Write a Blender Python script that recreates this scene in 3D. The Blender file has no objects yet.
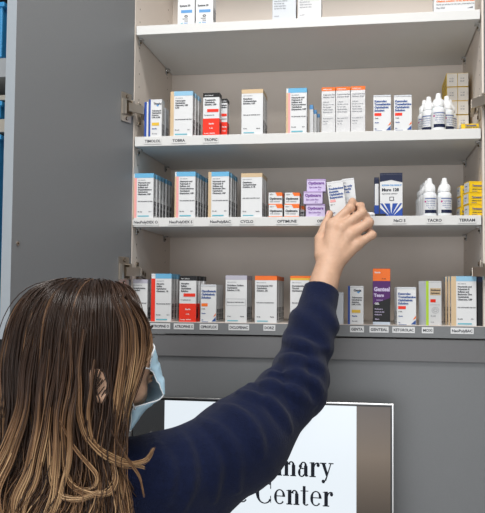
import bpy, bmesh, math, random
import numpy as np
from mathutils import Vector, Matrix
random.seed(7); rng=np.random.RandomState(7)
C=bpy.context.scene
PI=math.pi
ZO=1.5
# ------------------------------------------------------------- camera
CF=775.185; CC=Vector((0.5519,-1.7642,0.0667+ZO)); YAW,PIT,ROL=-0.1615,0.048,0.0086
F=Vector((math.sin(YAW)*math.cos(PIT),math.cos(YAW)*math.cos(PIT),math.sin(PIT)))
R0=F.cross(Vector((0,0,1))).normalized(); U0=R0.cross(F)
RR=math.cos(ROL)*R0+math.sin(ROL)*U0; UU=RR.cross(F)
cd=bpy.data.cameras.new('camera'); cam=bpy.data.objects.new('camera',cd); C.collection.objects.link(cam)
cd.sensor_fit='HORIZONTAL'; cd.sensor_width=36; cd.lens=CF/485*36; cd.clip_start=.05
m=Matrix((RR,UU,-F)).transposed().to_4x4(); m.translation=CC; cam.matrix_world=m
C.camera=cam
def PD(u,v,d): return CC+F*d+RR*((u-242.5)/CF*d)-UU*((v-256.5)/CF*d)      # picture point at a depth
def PY(u,v,Y):                                                              # picture point on a plane parallel to the cabinet
    r=F+RR*((u-242.5)/CF)-UU*((v-256.5)/CF); return CC+r*((Y-CC.y)/r.y)
# ------------------------------------------------------------- light
w=bpy.data.worlds.new('world'); C.world=w; w.use_nodes=True
w.node_tree.nodes['Background'].inputs[0].default_value=(.95,.97,1,1); w.node_tree.nodes['Background'].inputs[1].default_value=.33
def area(name,loc,sx,sy,e,col,tgt=None):
    l=bpy.data.lights.new(name,'AREA'); l.shape='RECTANGLE'; l.size=sx; l.size_y=sy; l.energy=e; l.color=col
    o=bpy.data.objects.new(name,l); C.collection.objects.link(o); o.location=loc
    if tgt is not None: o.rotation_euler=(Vector(tgt)-Vector(loc)).to_track_quat('-Z','Y').to_euler()
    return o
area('ceiling_panel_light',(0.35,-.80,2.97),1.2,.35,17,(1,.98,.95))
area('ceiling_panel_light',(0.6,-2.4,2.97),1.2,.6,22,(1,.97,.93))
area('front_fill_light',(-.2,-4.2,1.35),2.6,1.8,36,(.96,.98,1),(0.3,0,1.6))  # added low fill from the front, brightens the shelf undersides; no window here
vs=C.view_settings; vs.view_transform='Standard'; vs.look='None'; vs.gamma=1; vs.use_curve_mapping=False; vs.exposure=0.44
# ------------------------------------------------------------- materials
def mat(name,col,rough=.5,metal=0,bump=0,bscale=200,var=0,vscale=30,emit=None,es=1,sheen=0,trans=0,sss=0,spec=None,alpha=None,stretch=None):
    m=bpy.data.materials.new(name); m.use_nodes=True; nt=m.node_tree; b=nt.nodes['Principled BSDF']
    c=tuple(col)+(1,); b.inputs['Base Color'].default_value=c; b.inputs['Roughness'].default_value=rough; b.inputs['Metallic'].default_value=metal
    tc=nt.nodes.new('ShaderNodeTexCoord'); src=tc.outputs['Object']
    if stretch:
        mp=nt.nodes.new('ShaderNodeMapping'); mp.inputs['Scale'].default_value=stretch; nt.links.new(src,mp.inputs[0]); src=mp.outputs[0]
    if var:
        n=nt.nodes.new('ShaderNodeTexNoise'); n.inputs['Scale'].default_value=vscale; n.inputs['Detail'].default_value=4; nt.links.new(src,n.inputs['Vector'])
        mx=nt.nodes.new('ShaderNodeMix'); mx.data_type='RGBA'
        mx.inputs[6].default_value=tuple(max(0,x*(1-var)) for x in col)+(1,); mx.inputs[7].default_value=tuple(min(1,x*(1+var)) for x in col)+(1,)
        nt.links.new(n.outputs[0],mx.inputs[0]); nt.links.new(mx.outputs[2],b.inputs['Base Color'])
    if bump:
        n=nt.nodes.new('ShaderNodeTexNoise'); n.inputs['Scale'].default_value=bscale; n.inputs['Detail'].default_value=3; nt.links.new(src,n.inputs['Vector'])
        bp=nt.nodes.new('ShaderNodeBump'); bp.inputs['Strength'].default_value=bump; bp.inputs['Distance'].default_value=.002
        nt.links.new(n.outputs[0],bp.inputs['Height']); nt.links.new(bp.outputs[0],b.inputs['Normal'])
    if emit: b.inputs['Emission Color'].default_value=tuple(emit)+(1,); b.inputs['Emission Strength'].default_value=es
    if sheen: b.inputs['Sheen Weight'].default_value=sheen; b.inputs['Sheen Roughness'].default_value=.5
    if trans: b.inputs['Transmission Weight'].default_value=trans
    if sss: b.inputs['Subsurface Weight'].default_value=sss; b.inputs['Subsurface Radius'].default_value=(.01,.004,.002); b.inputs['Subsurface Scale'].default_value=1
    if spec is not None: b.inputs['Specular IOR Level'].default_value=spec
    return m
M={}
M['white_board']=mat('white_laminate',(.65,.65,.64),.45,bump=.03,bscale=400,var=.015)
M['inner_board']=mat('interior_laminate',(.73,.655,.59),.5,bump=.03,bscale=400,var=.02)  # warm bounce light inside the cabinet is put into this tan tint
M['grey_board']=mat('grey_laminate',(.165,.172,.18),.42,bump=.12,bscale=700,var=.04,vscale=300)
M['grey_edge']=mat('grey_edge_band',(.38,.42,.46),.4,bump=.05,bscale=600,var=.03)
M['grey_rail']=mat('grey_rail_laminate',(.135,.135,.14),.4,bump=.12,bscale=700,var=.04,vscale=300)
M['wall']=mat('wall_paint',(.55,.55,.54),.8,bump=.1,bscale=150,var=.02)
M['ceil']=mat('ceiling_paint',(.75,.75,.74),.9,bump=.1,bscale=100,var=.02)
M['floor']=mat('vinyl_floor',(.5,.49,.47),.5,bump=.05,bscale=40,var=.15,vscale=6)
M['counter']=mat('counter_laminate',(.35,.35,.36),.35,bump=.03,bscale=300,var=.1,vscale=120)
M['paper']=mat('carton_white',(.68,.69,.70),.38,bump=.06,bscale=250,var=.015)
M['paper2']=mat('carton_cool_white',(.57,.60,.64),.38,bump=.06,bscale=250,var=.02)
M['wrap']=mat('film_wrapped_white',(.63,.63,.64),.2,bump=.55,bscale=70,var=.03)
for k,c in dict(tan=(.60,.45,.28),sky=(.14,.42,.66),pink=(.80,.36,.36),blue=(.02,.07,.34),navy=(.010,.016,.05),red=(.80,.035,.015),crimson=(.5,.02,.03),
    black=(.014,.014,.016),orange=(.84,.17,.025),yellow=(.82,.54,.015),cream=(.72,.68,.62),lilac=(.46,.34,.60),palelilac=(.60,.52,.74),purple=(.085,.018,.14),
    green=(.45,.68,.06),ink=(.035,.038,.05),inkgrey=(.22,.23,.26),inkblue=(.03,.08,.28),teal=(.10,.42,.52),gold=(.72,.46,.05),lav=(.47,.46,.54),
    mint=(.50,.60,.52),steel=(.55,.62,.72),inkpurple=(.20,.09,.34),bluemid=(.12,.32,.62),lightblue=(.27,.50,.68),magenta=(.4,.03,.2)).items():
    M[k]=mat('print_'+k,c,.45,bump=.04,bscale=250,var=.02,spec=.25)
M['nickel']=mat('nickel_hinge',(.52,.47,.41),.3,.9,bump=.05,bscale=300,var=.08)
M['bronze']=mat('dark_hinge_recess',(.10,.075,.05),.4,1,bump=.05,bscale=300,var=.1)
M['clear']=mat('clear_plastic',(.72,.72,.70),.15,trans=.6,var=.02)
M['hole']=mat('pin_hole',(.12,.07,.04),.8,var=.1)
M['gap']=mat('shadow_gap_edge_strip',(.03,.028,.026),.8,var=.1)
M['bottle']=mat('bottle_plastic',(.80,.82,.84),.3,sss=.05,bump=.02,bscale=80,var=.01)
M['cap']=mat('cap_plastic',(.84,.85,.86),.28,bump=.02,bscale=80,var=.01)
M['skin']=mat('skin',(.56,.345,.235),.5,bump=.35,bscale=330,var=.16,vscale=60,sss=.05)
M['nail']=mat('nail_varnish',(.80,.46,.45),.25,var=.03)
M['lip']=mat('lip',(.45,.13,.12),.45,var=.05)
M['lash']=mat('lash',(.02,.012,.01),.6,var=.1)
M['eye']=mat('eye_white',(.75,.74,.72),.15,var=.02)
M['fleece']=mat('navy_fleece',(.0050,.0090,.034),.95,bump=.9,bscale=420,var=.35,vscale=160,sheen=.09,spec=.15)
M['trouser']=mat('black_trousers',(.02,.02,.024),.9,bump=.4,bscale=400,var=.2)
M['shoe']=mat('shoe_leather',(.03,.03,.03),.5,bump=.2,bscale=200,var=.2)
M['sole']=mat('shoe_sole',(.5,.5,.48),.7,var=.1)
M['mask']=mat('mask_fabric',(.42,.62,.76),.8,bump=.2,bscale=500,var=.04,sss=.05)
M['maskw']=mat('mask_edge',(.78,.82,.86),.8,bump=.2,bscale=500,var=.03)
M['bezel']=mat('silver_bezel',(.62,.62,.62),.28,1,var=.03)
M['blackpl']=mat('black_plastic',(.012,.012,.013),.3,bump=.05,var=.1)
M['screen']=mat('screen_white',(.02,.02,.02),.2,emit=(.80,.87,.93),es=.72,var=.01)
M['scrtext']=mat('screen_letters',(.005,.005,.005),.6,spec=.05,emit=(.008,.01,.015),es=1,var=.01)
M['leafimg']=mat('screen_leaf_grey',(.05,.05,.05),.3,emit=(.22,.22,.22),es=1,var=.01)
def grad_screen(name,c0,c1,z0,z1):
    m=mat(name,(.01,.01,.01),.22); nt=m.node_tree; b=nt.nodes['Principled BSDF']
    tc=nt.nodes.new('ShaderNodeTexCoord'); sp=nt.nodes.new('ShaderNodeSeparateXYZ'); nt.links.new(tc.outputs['Object'],sp.inputs[0])
    mr=nt.nodes.new('ShaderNodeMapRange'); mr.inputs[1].default_value=z0; mr.inputs[2].default_value=z1; nt.links.new(sp.outputs[2],mr.inputs[0])
    cr=nt.nodes.new('ShaderNodeValToRGB'); cr.color_ramp.elements[0].color=c0+(1,); cr.color_ramp.elements[1].color=c1+(1,)
    e=cr.color_ramp.elements.new(.55); e.color=(.115,.085,.06,1) if 'brown' in name else (.02,.02,.02,1)
    nt.links.new(mr.outputs[0],cr.inputs[0]); nt.links.new(cr.outputs[0],b.inputs['Emission Color']); b.inputs['Emission Strength'].default_value=1
    return m
M['bin']=mat('blue_bin_plastic',(.045,.34,.70),.4,bump=.05,var=.08,vscale=10)
M['beige']=mat('beige_board',(.45,.41,.35),.5,bump=.05,var=.05)
M['rackgrey']=mat('rack_grey',(.40,.42,.44),.5,bump=.05,var=.05)
# ------------------------------------------------------------- helpers
def thing(name,label,cat,loc=(0,0,0),rz=0,group=None):
    o=bpy.data.objects.new(name,None); C.collection.objects.link(o); o.location=loc; o.rotation_euler=(0,0,rz); o.empty_display_size=.02
    o['label']=label; o['category']=cat
    if group: o['group']=group
    return o
def tag(o,label,cat,group=None):
    o['label']=label; o['category']=cat
    if group: o['group']=group
    return o
class MB:
    def __init__(s): s.v=[];s.f=[];s.m=[];s.mats=[];s.n=0
    def mi(s,m):
        if isinstance(m,str): m=M[m]
        if m not in s.mats: s.mats.append(m)
        return s.mats.index(m)
    def add(s,vs,fs,m,T=None):
        k=s.mi(m)
        for p in vs:
            p=Vector(p); s.v.append(tuple(T@p) if T else tuple(p))
        for f in fs: s.f.append(tuple(i+s.n for i in f)); s.m.append(k)
        s.n+=len(vs); return s
    def box(s,lo,hi,m,bev=0,T=None):
        lo=[min(a,b) for a,b in zip(lo,hi)] if False else lo
        if bev:
            bm=bmesh.new(); bmesh.ops.create_cube(bm,size=1)
            for v in bm.verts: v.co=Vector([(lo[i]+hi[i])/2+v.co[i]*(hi[i]-lo[i]) for i in range(3)])
            bmesh.ops.bevel(bm,geom=bm.edges[:],offset=bev,segments=2,affect='EDGES',profile=.5)
            bm.verts.index_update(); s.add([v.co.copy() for v in bm.verts],[[v.index for v in f.verts] for f in bm.faces],m,T); bm.free(); return s
        x0,y0,z0=lo;x1,y1,z1=hi
        return s.add([(x0,y0,z0),(x1,y0,z0),(x1,y1,z0),(x0,y1,z0),(x0,y0,z1),(x1,y0,z1),(x1,y1,z1),(x0,y1,z1)],
          [(0,3,2,1),(4,5,6,7),(0,1,5,4),(1,2,6,5),(2,3,7,6),(3,0,4,7)],m,T)
    def quad(s,a,b,c,d,m,T=None): return s.add([a,b,c,d],[(0,1,2,3)],m,T)
    def lathe(s,prof,m,n=28,T=None):
        vs=[];fs=[]
        for r,z in prof:
            for i in range(n): a=2*PI*i/n; vs.append((r*math.cos(a),r*math.sin(a),z))
        for j in range(len(prof)-1):
            for i in range(n): i2=(i+1)%n; fs.append((j*n+i,j*n+i2,(j+1)*n+i2,(j+1)*n+i))
        if prof[0][0]>1e-5: fs.append(tuple(range(n))[::-1])
        if prof[-1][0]>1e-5: fs.append(tuple((len(prof)-1)*n+i for i in range(n)))
        return s.add(vs,fs,m,T)
    def tube(s,pts,r,m,n=8):
        pts=[Vector(p) for p in pts]; rs=r if isinstance(r,(list,tuple)) else [r]*len(pts)
        vs=[];fs=[];up=Vector((0,0,1))
        for i,p in enumerate(pts):
            t=(pts[min(i+1,len(pts)-1)]-pts[max(i-1,0)]).normalized()
            a=t.cross(up); 
            if a.length<.1: a=t.cross(Vector((1,0,0)))
            a.normalize(); b=t.cross(a)
            for k in range(n): q=2*PI*k/n; vs.append(p+(a*math.cos(q)+b*math.sin(q))*rs[i])
        for i in range(len(pts)-1):
            for k in range(n): k2=(k+1)%n; fs.append((i*n+k,i*n+k2,(i+1)*n+k2,(i+1)*n+k))
        fs.append(tuple(range(n))[::-1]); fs.append(tuple((len(pts)-1)*n+k for k in range(n)))
        return s.add(vs,fs,m)
    def build(s,name,parent=None,smooth=False,loc=(0,0,0),rz=0):
        me=bpy.data.meshes.new(name); me.from_pydata(s.v,[],s.f); me.update()
        for mm in s.mats: me.materials.append(mm)
        me.polygons.foreach_set('material_index',s.m)
        if smooth: me.polygons.foreach_set('use_smooth',[True]*len(s.f))
        o=bpy.data.objects.new(name,me); C.collection.objects.link(o); o.location=loc; o.rotation_euler=(0,0,rz)
        if parent: o.parent=parent
        if smooth=='auto':
            me.polygons.foreach_set('use_smooth',[True]*len(s.f)); me.set_sharp_from_angle(angle=.6)
        return o
def struct(o): o['kind']='structure'; return o
_tc={}
def textmesh(t,bold=0):
    k=(t,bold)
    if k not in _tc:
        cu=bpy.data.curves.new('t','FONT'); cu.body=t; cu.size=1; cu.resolution_u=2; cu.offset=bold
        o=bpy.data.objects.new('t',cu); C.collection.objects.link(o); bpy.context.view_layer.update()
        me=bpy.data.meshes.new_from_object(o.evaluated_get(bpy.context.evaluated_depsgraph_get()))
        _tc[k]=([tuple(v.co) for v in me.vertices],[tuple(p.vertices) for p in me.polygons])
        bpy.data.objects.remove(o); bpy.data.curves.remove(cu); bpy.data.meshes.remove(me)
    return _tc[k]
def face_T(face,w,d,h):
    # maps (x right, z up, out) on a face into box space
    e=.00025
    if face=='F': return Matrix(((1,0,0,0),(0,0,-1,-e),(0,1,0,0),(0,0,0,1)))
    if face=='R': return Matrix(((0,0,1,w+e),(1,0,0,0),(0,1,0,0),(0,0,0,1)))
    if face=='L': return Matrix(((0,0,-1,-e),(-1,0,0,d),(0,1,0,0),(0,0,0,1)))
    if face=='T': return Matrix(((1,0,0,0),(0,1,0,0),(0,0,1,h+e),(0,0,0,1)))
def deco(mb,face,w,d,h,items):
    T=face_T(face,w,d,h); W={'F':w,'T':w}.get(face,d); H=d if face=='T' else h; lay=0
    for it in items:
        lay+=.00006
        if it[0]=='r':
            _,x0,x1,z0,z1,mm=it; mb.quad((x0*W,z0*H,lay),(x1*W,z0*H,lay),(x1*W,z1*H,lay),(x0*W,z1*H,lay),mm,T)
        elif it[0]=='p':
            _,pts,mm=it; mb.add([(a*W,b*H,lay) for a,b in pts],[tuple(range(len(pts)))],mm,T)
        elif it[0] in 'tv':
            _,s,x,z,size,mm=it[:6]; bold=(it[6] if len(it)>6 else .012)+.022
            V,Fc=textmesh(s,bold)
            if it[0]=='t': mx=max(v[0] for v in V)*size; sx=min(1,(W*(1-x)-.001)/mx) if mx>0 else 1; mb.add([(x*W+a*size*sx,z*H+b*size,.0004) for a,b,c in V],Fc,mm,T)
            else: mb.add([(x*W-b*size,z*H+a*size,.0004) for a,b,c in V],Fc,mm,T)
        elif it[0]=='o':
            _,x,z,r0,r1,mm=it; n=20
            vs=[(x*W+r*math.cos(2*PI*i/n),z*H+r*.75*math.sin(2*PI*i/n),.0004) for r in (r0,r1) for i in range(n)]
            mb.add(vs,[(i,(i+1)%n,n+(i+1)%n,n+i) for i in range(n)],mm,T)
def flines(lines,x,z,dz,size,mm,bold=.02): return [('t',s,x,z-i*dz,size*1.08,mm,bold) for i,s in enumerate(lines)]
def barcode(x0,x1,z0,z1,n,mm='ink'):
    x0-=.08;x1+=.08;out=[];r=random.Random(n)
    for i in range(n):
        a=z0+(z1-z0)*i/n; out.append(('r',x0,x1,a,a+(z1-z0)/n*r.choice((.4,.6,.8)),mm))
    return out
def fallcarton(w,h,d,base,front,right,left=None,top=None,name='medicine_carton'):
    mb=MB(); mb.box((0,0,0),(w,d,h),base,bev=.0006)
    deco(mb,'F',w,d,h,front); deco(mb,'R',w,d,h,right); deco(mb,'L',w,d,h,left if left is not None else [r for r in right if r[0]!='x'])
    if top: deco(mb,'T',w,d,h,top)
    # the tucked lid: a raised flap with a lip and the two slit notches beside it
    mb.box((.0012,.0012,h),(w-.0012,d-.001,h+.0005),top[0][5] if top else base)
    mb.box((.0005,.0002,h-.0035),(w-.0005,-.0001,h-.0032),'inkgrey')
    return mb
# generic fronts ----------------------------------------------------
def st_fb(title,band='sky',strips=(('tan',.16),),tcol='ink'):
    fr=[];x=0
    for c,wd in strips: fr.append(('r',x,x+wd,0,1 if c=='tan' and len(strips)==1 else .9,c)); x+=wd
    fr+=[('r',(strips[0][1] if strips else 0),1,.9,1,band)]
    xx=x+.06
    fr+=[('t','NDC 24208-790',xx,.84,.0026,'inkgrey')]
    fr+=flines(title,xx,.775,.052,.0047,tcol)
    fr+=[('t','FOR OPHTHALMIC USE ONLY',xx,.36,.0032,'ink',.02),('t','Rx only',xx,.13,.0034,'ink',.02),('t','3.5 g',.78,.13,.0034,'ink',.02),('r',xx,xx+.55,.03,.055,'teal')]
    rt=[('r',0,1,.9,1,band),('v','STERILE OINTMENT',.55,.46,.006,'ink',.02)]+barcode(.25,.75,.06,.38,11)
    return 'paper',fr,rt,[('r',0,1,0,1,band)]
def st_top(title,band,text='ink',frame=False):
    fr=[('r',0,1,.91,1,band),('t','NDC 61314-015-10',.08,.85,.0026,'inkgrey')]+flines(title,.08,.775,.052,.0047,text)
    fr+=[('t','FOR USE IN THE EYES ONLY',.08,.42,.0032,'ink',.02),('t','15 mL',.08,.12,.0036,'ink',.02),('t','Sterile',.7,.12,.0034,'ink',.02),('r',.1,.6,.03,.05,'teal')]
    if frame: fr+=[('r',.06,.94,.50,.505,'inkgrey'),('r',.06,.94,.36,.365,'inkgrey'),('r',.06,.07,.36,.5,'inkgrey'),('r',.93,.94,.36,.5,'inkgrey')]
    rt=[('r',0,1,.91,1,band),('v','OPHTHALMIC SOLUTION USP',.5,.4,.0045,'ink',.02)]+barcode(.25,.75,.06,.34,10)
    return 'paper',fr,rt,[('r',0,1,0,1,band)]
def st_red(title):
    fr=[('r',0,1,.90,1,'black'),('t','NDC 17478-215',.1,.93,.003,'paper'),('r',0,1,0,.40,'red')]+flines(title,.1,.82,.055,.0047,'ink',.03)
    fr+=[('r',.25,.95,.55,.62,'red'),('t','For topical use only',.08,.47,.003,'ink',.02),('t','Sterile',.36,.26,.0048,'paper',.02),('t','5 mL',.4,.16,.004,'paper',.02),('t','Rx only   AKORN',.08,.04,.0034,'paper',.02)]
    rt=[('r',0,1,.9,1,'black'),('r',0,1,0,.4,'red'),('v','ATROPINE SULFATE',.5,.43,.0045,'ink',.02)]+barcode(.2,.8,.08,.33,9)
    return 'paper',fr,rt,[('r',0,1,0,1,'black')]
def st_imp(title):
    fr=[('r',0,.13,0,1,'blue')]+[('t',title,.36,.86,.007,'ink',.02),('p',[(.55,.84),(.86,.90),(.70,.80)],'bluemid')]
    fr+=flines(['Tobramycin','Ophthalmic','Solution','USP, 0.3%'],.24,.68,.06,.0045,'ink')
    fr+=[('r',.24,.80,.30,.38,'gold'),('t','5 mL',.34,.315,.005,'ink',.02),('t','Sterile',.26,.2,.0045,'inkblue',.02),('t','Rx only',.26,.07,.004,'inkgrey',.02)]
    return 'paper',fr,[('r',0,1,.92,1,'paper2'),('v','OPHTHALMIC',.6,.42,.005,'inkgrey',.01)]+barcode(.2,.8,.06,.36,10,'inkgrey'),[('r',0,1,0,1,'paper')]
def st_bluet(lines,tag_='red'):
    fr=flines(lines,.06,.80,.085,.0062,'inkblue',.03)+[('r',.06,.46,.42,.50,tag_),('t','5 mL',.08,.34,.004,'ink',.02),('t','Sterile',.08,.22,.0036,'inkblue',.02),('t','Rx',.08,.05,.0036,'inkblue',.02)]
    fr+=[('p',[(.72,.02),(.98,.02),(.98,.14)],'inkblue'),('p',[(.82,.14),(.98,.18),(.98,.25)],'orange'),('r',.08,.5,.0,.015,'inkblue'),('r',0,1,.96,.99,'paper2')]
    return 'paper',fr,[('v','KETOROLAC 0.5%',.55,.42,.005,'inkgrey',.01)]+barcode(.2,.8,.06,.36,10,'ink'),[('r',0,1,0,1,'paper2')]
def st_orange3():
    fr=[('r',0,1,.92,1,'orange'),('t','Artificial tears',.1,.945,.0035,'paper')]+flines(['Preservative free','lubricant drops'],.1,.82,.05,.004,'inkgrey',.01)
    fr+=flines(['0.5% w/v','30 vials x 0.4 mL','For dry eyes','Sterile solution','Single use only'],.1,.66,.055,.0034,'inkgrey',.01)+flines(['Store below 25 C','Keep dry','Lot 71B'],.1,.3,.06,.003,'inkgrey',.01)
    return 'wrap',fr,[('r',0,1,.92,1,'orange')]+barcode(.2,.8,.2,.5,8,'inkgrey'),[('r',0,1,0,1,'orange')]
def st_plain(lines,c='inkgrey'):
    fr=flines(lines,.08,.86,.06,.0036,c,.012)+[('t','Lot 0419',.08,.08,.003,c,.01)]
    return 'paper2',fr,[('v','EYE DROPS',.6,.5,.005,c,.01)]+barcode(.2,.8,.08,.4,10,'inkgrey'),None
SH={1:.7055+ZO,2:.4376+ZO,3:.2441+ZO,4:ZO}
BOT={1:.6836+ZO,2:.4144+ZO,3:.2226+ZO,4:-.027+ZO}
VB={1:20,2:132,3:216,4:323}
ORD=['','frontmost','second','third','fourth','fifth','sixth','seventh']
def row(uL,uR,vT,sh,dep,style,label,n=1,Y=.006,rz=0,behind=None,group=None,z0=None,shift=0,gap=.0015,skip=0,dh=0,name='medicine_carton'):
    """one row of equal cartons: the front one and those lined up behind it"""
    base=SH[sh] if z0 is None else z0
    a=PY(uL,VB[sh],Y); b=PY(uR,VB[sh],Y); vm=(uL+uR)/2
    h=PY(vm,vT,Y).z-base; W=b.x-a.x
    bs,fr,rt,tp=style
    o0=fallcarton(W,h,dep,bs,fr,rt,None,tp).build(name,loc=(a.x,Y,base),rz=rz)
    tag(o0,label,'medicine box',group)
    for k in range(1,n):
        c=o0.copy(); C.collection.objects.link(c)
        c.location=(a.x+shift*k+random.uniform(-.0008,.0008),Y+k*(dep+gap),base); c['label']='%s, %s from the front'%(behind,ORD[k+1])
    return o0
# ------------------------------------------------------------- setting
def plane_struct(name,lo,hi,m): return struct(MB().box(lo,hi,m).build(name))
plane_struct('floor',(-3,-5,-.05),(3.5,.5,0),'floor')
plane_struct('ceiling',(-3,-5,3.0),(3.5,.5,3.05),'ceil')
plane_struct('wall_back',(-3,.40,0),(3.5,.45,3.0),'wall')
plane_struct('wall_left',(-3,-5,0),(-2.95,.4,3.0),'wall')
plane_struct('wall_right',(3.45,-5,0),(3.5,.4,3.0),'wall')
# grey tall furniture front below the open cabinet
W_=.80
zr0=PY(300,336.5,0).z; zr1=PY(300,359,0).z
struct(MB().box((-.02,.002,zr1),(W_+.3,.03,zr0-.0015),'grey_rail',bev=.001).build('trim_1'))
struct(MB().box((-.02,.008,.87),(W_+.3,.03,zr1),'grey_board').build('trim_2'))
SK=MB().box((-.02,.033,.0),(W_+.3,.398,zr0-.02),'grey_board').build('trim_3'); struct(SK)
# ------------------------------------------------------------- cabinet
cab=thing('wall_cabinet','open grey wall cabinet with white shelves full of medicine cartons','cabinet',(0,0,ZO))
def cpart(mb,name,parent=cab,**k):
    mb.v=[(x,y,z-ZO) for x,y,z in mb.v]; return mb.build(name,parent,**k)
ZT=1.05+ZO; ZB=-.027+ZO; D=.3515
for s in (0,1):
    mb=MB(); x0,x1=((-.018,0) if s==0 else (W_,W_+.018)); mb.box((x0,0,ZB),(x1,D,ZT),'inner_board')
    xi=0.0003 if s==0 else W_-.0003
    for yy in (.035,.30):
        for k in range(34):
            z=ZB+.05+k*.032
            if z>ZT-.03: break
            n=8; vs=[(xi,yy+.0022*math.cos(2*PI*i/n),z+.0022*math.sin(2*PI*i/n)) for i in range(n)]
            mb.add(vs,[tuple(range(n)) if s==0 else tuple(range(n))[::-1]],'hole')
    cpart(mb,'side_panel')
cpart(MB().box((.0,D,ZB),(W_,D+.012,ZT),'inner_board'),'back_panel')
cpart(MB().box((-.018,0,ZT),(W_+.018,D,ZT+.018),'white_board'),'top_panel')
def label_strip(parent,sh,u,text,white,wd=None,zc=None):
    c=PY(u,VB[sh],0); z=(SH[sh]+BOT[sh])/2+(zc or 0)
    size=.0085 if white else .0088
    V,Fc=textmesh(text,.03); tw=max(v[0] for v in V); 
    L=wd or tw*size+.006; k=(L-.005)/(tw*size)
    mb=MB(); yy=-.0012 if sh!=4 else -.0022
    mb.box((c.x-L/2,yy-.0003,z-.0068),(c.x+L/2,yy+.0006,z+.0068),'paper' if white else 'white_board',bev=.0002)
    mb.add([(c.x-L/2+.0025+a*size*min(k,1.15),yy-.0006,z-.003+b*size) for a,b,_ in V],Fc,'ink')
    cpart(mb,'shelf_label',parent)
labels={2:[(153,'TIMOLOL'),(179,'TOBRA'),(211,'TROPIC')],
 3:[(146,'NeoPolyDEX O'),(181,'NeoPolyDEX S'),(220.5,'NeoPolyBAC'),(247,'CYCLO'),(287,'OPTIMUNE'),(323,'OPTIX'),(399.5,'NaCl 5'),(434.5,'TACRO'),(467,'TERRAM')],
 4:[(160.5,'ATROPINE O'),(184,'ATROPINE S'),(209,'CIPROFLOX'),(239,'DICLOFENAC'),(269.5,'DORZ'),(357,'GENTA'),(379,'GENTEAL'),(403.5,'KETOROLAC'),(427.5,'MOXI'),(462,'NeoPolyBAC')]}
lw={160.5:21,184:21,209:19,239:21,269.5:12,357:13.5,379:18.5,403.5:21.5,427.5:11,462:21.5}
for sh in (1,2,3,4):
    mb=MB()
    if sh<4: mb.box((.0022,0,BOT[sh]),(W_-.003,D-.004,SH[sh]),'white_board',bev=.0008)
    else:
        mb.box((0,0,BOT[sh]),(W_,D-.001,SH[sh]),'inner_board'); mb.box((-.018,-.0015,BOT[sh]),(W_+.018,-.0001,SH[sh]-.001),'grey_board'); 
    s=cpart(mb,'shelf' if sh<4 else 'bottom_shelf')
    for u,t in labels.get(sh,[]):
        label_strip(s,sh,u,t,sh==4,wd=(lw[u]*.00228 if u in lw else None),zc=0.003 if sh==4 else 0)
    if sh<4:
        # clear support clips in the four corners
        for sx in (0,1):
            for yy in (.03,.285):
                mb=MB(); X=.0 if sx==0 else W_; d=1 if sx==0 else -1
                xs=sorted((X+d*.0005,X+d*.011)); mb.box((xs[0],yy-.007,BOT[sh]-.004),(xs[1],yy+.007,BOT[sh]-.0008),'clear',bev=.0006)
                xs=sorted((X+d*.0005,X+d*.003)); mb.box((xs[0],yy-.006,BOT[sh]-.016),(xs[1],yy+.006,BOT[sh]-.004),'clear',bev=.0006)
                mb.tube([(X+d*.0005,yy,BOT[sh]-.010),(X+d*.006,yy,BOT[sh]-.010)],.0025,'bronze',8)
                cpart(mb,'shelf_clip')
# doors: built closed along +x from the pivot, then swung
def door(side,ang,width=.392):
    d=1 if side=='left' else -1
    piv=Vector((-.001,-.004,0)) if side=='left' else Vector((W_+.004,-.004,0))
    # direction of the open door in plan (inner face line)
    dirv=Vector((-d*math.sin(ang),-math.cos(ang),0)); nrm=Vector((d*math.cos(ang),-math.sin(ang),0))  # inner-face normal, towards the cabinet middle
    T=Matrix(((dirv.x,nrm.x,0,piv.x),(dirv.y,nrm.y,0,piv.y),(0,0,1,0),(0,0,0,1)))
    def P(a,b,z): return T@Vector((a,b,z))
    mb=MB(); z0,z1=ZB+.003,ZT+.015
    def bx(a0,a1,b0,b1,z0,z1,m):
        vs=[P(a,b,z) for z in (z0,z1) for a,b in ((a0,b0),(a1,b0),(a1,b1),(a0,b1))]
        fs=[(0,3,2,1),(4,5,6,7),(0,1,5,4),(1,2,6,5),(2,3,7,6),(3,0,4,7)]
        if d<0: fs=[f[::-1] for f in fs]
        mb.add(vs,fs,m)
    bx(0,width-.001,-.0235,0,z0,z1,'grey_board'); bx(width-.001,width,-.024,.0002,z0,z1,'grey_edge')
    o=cpart(mb,'door')
    return o,P,bx
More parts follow.
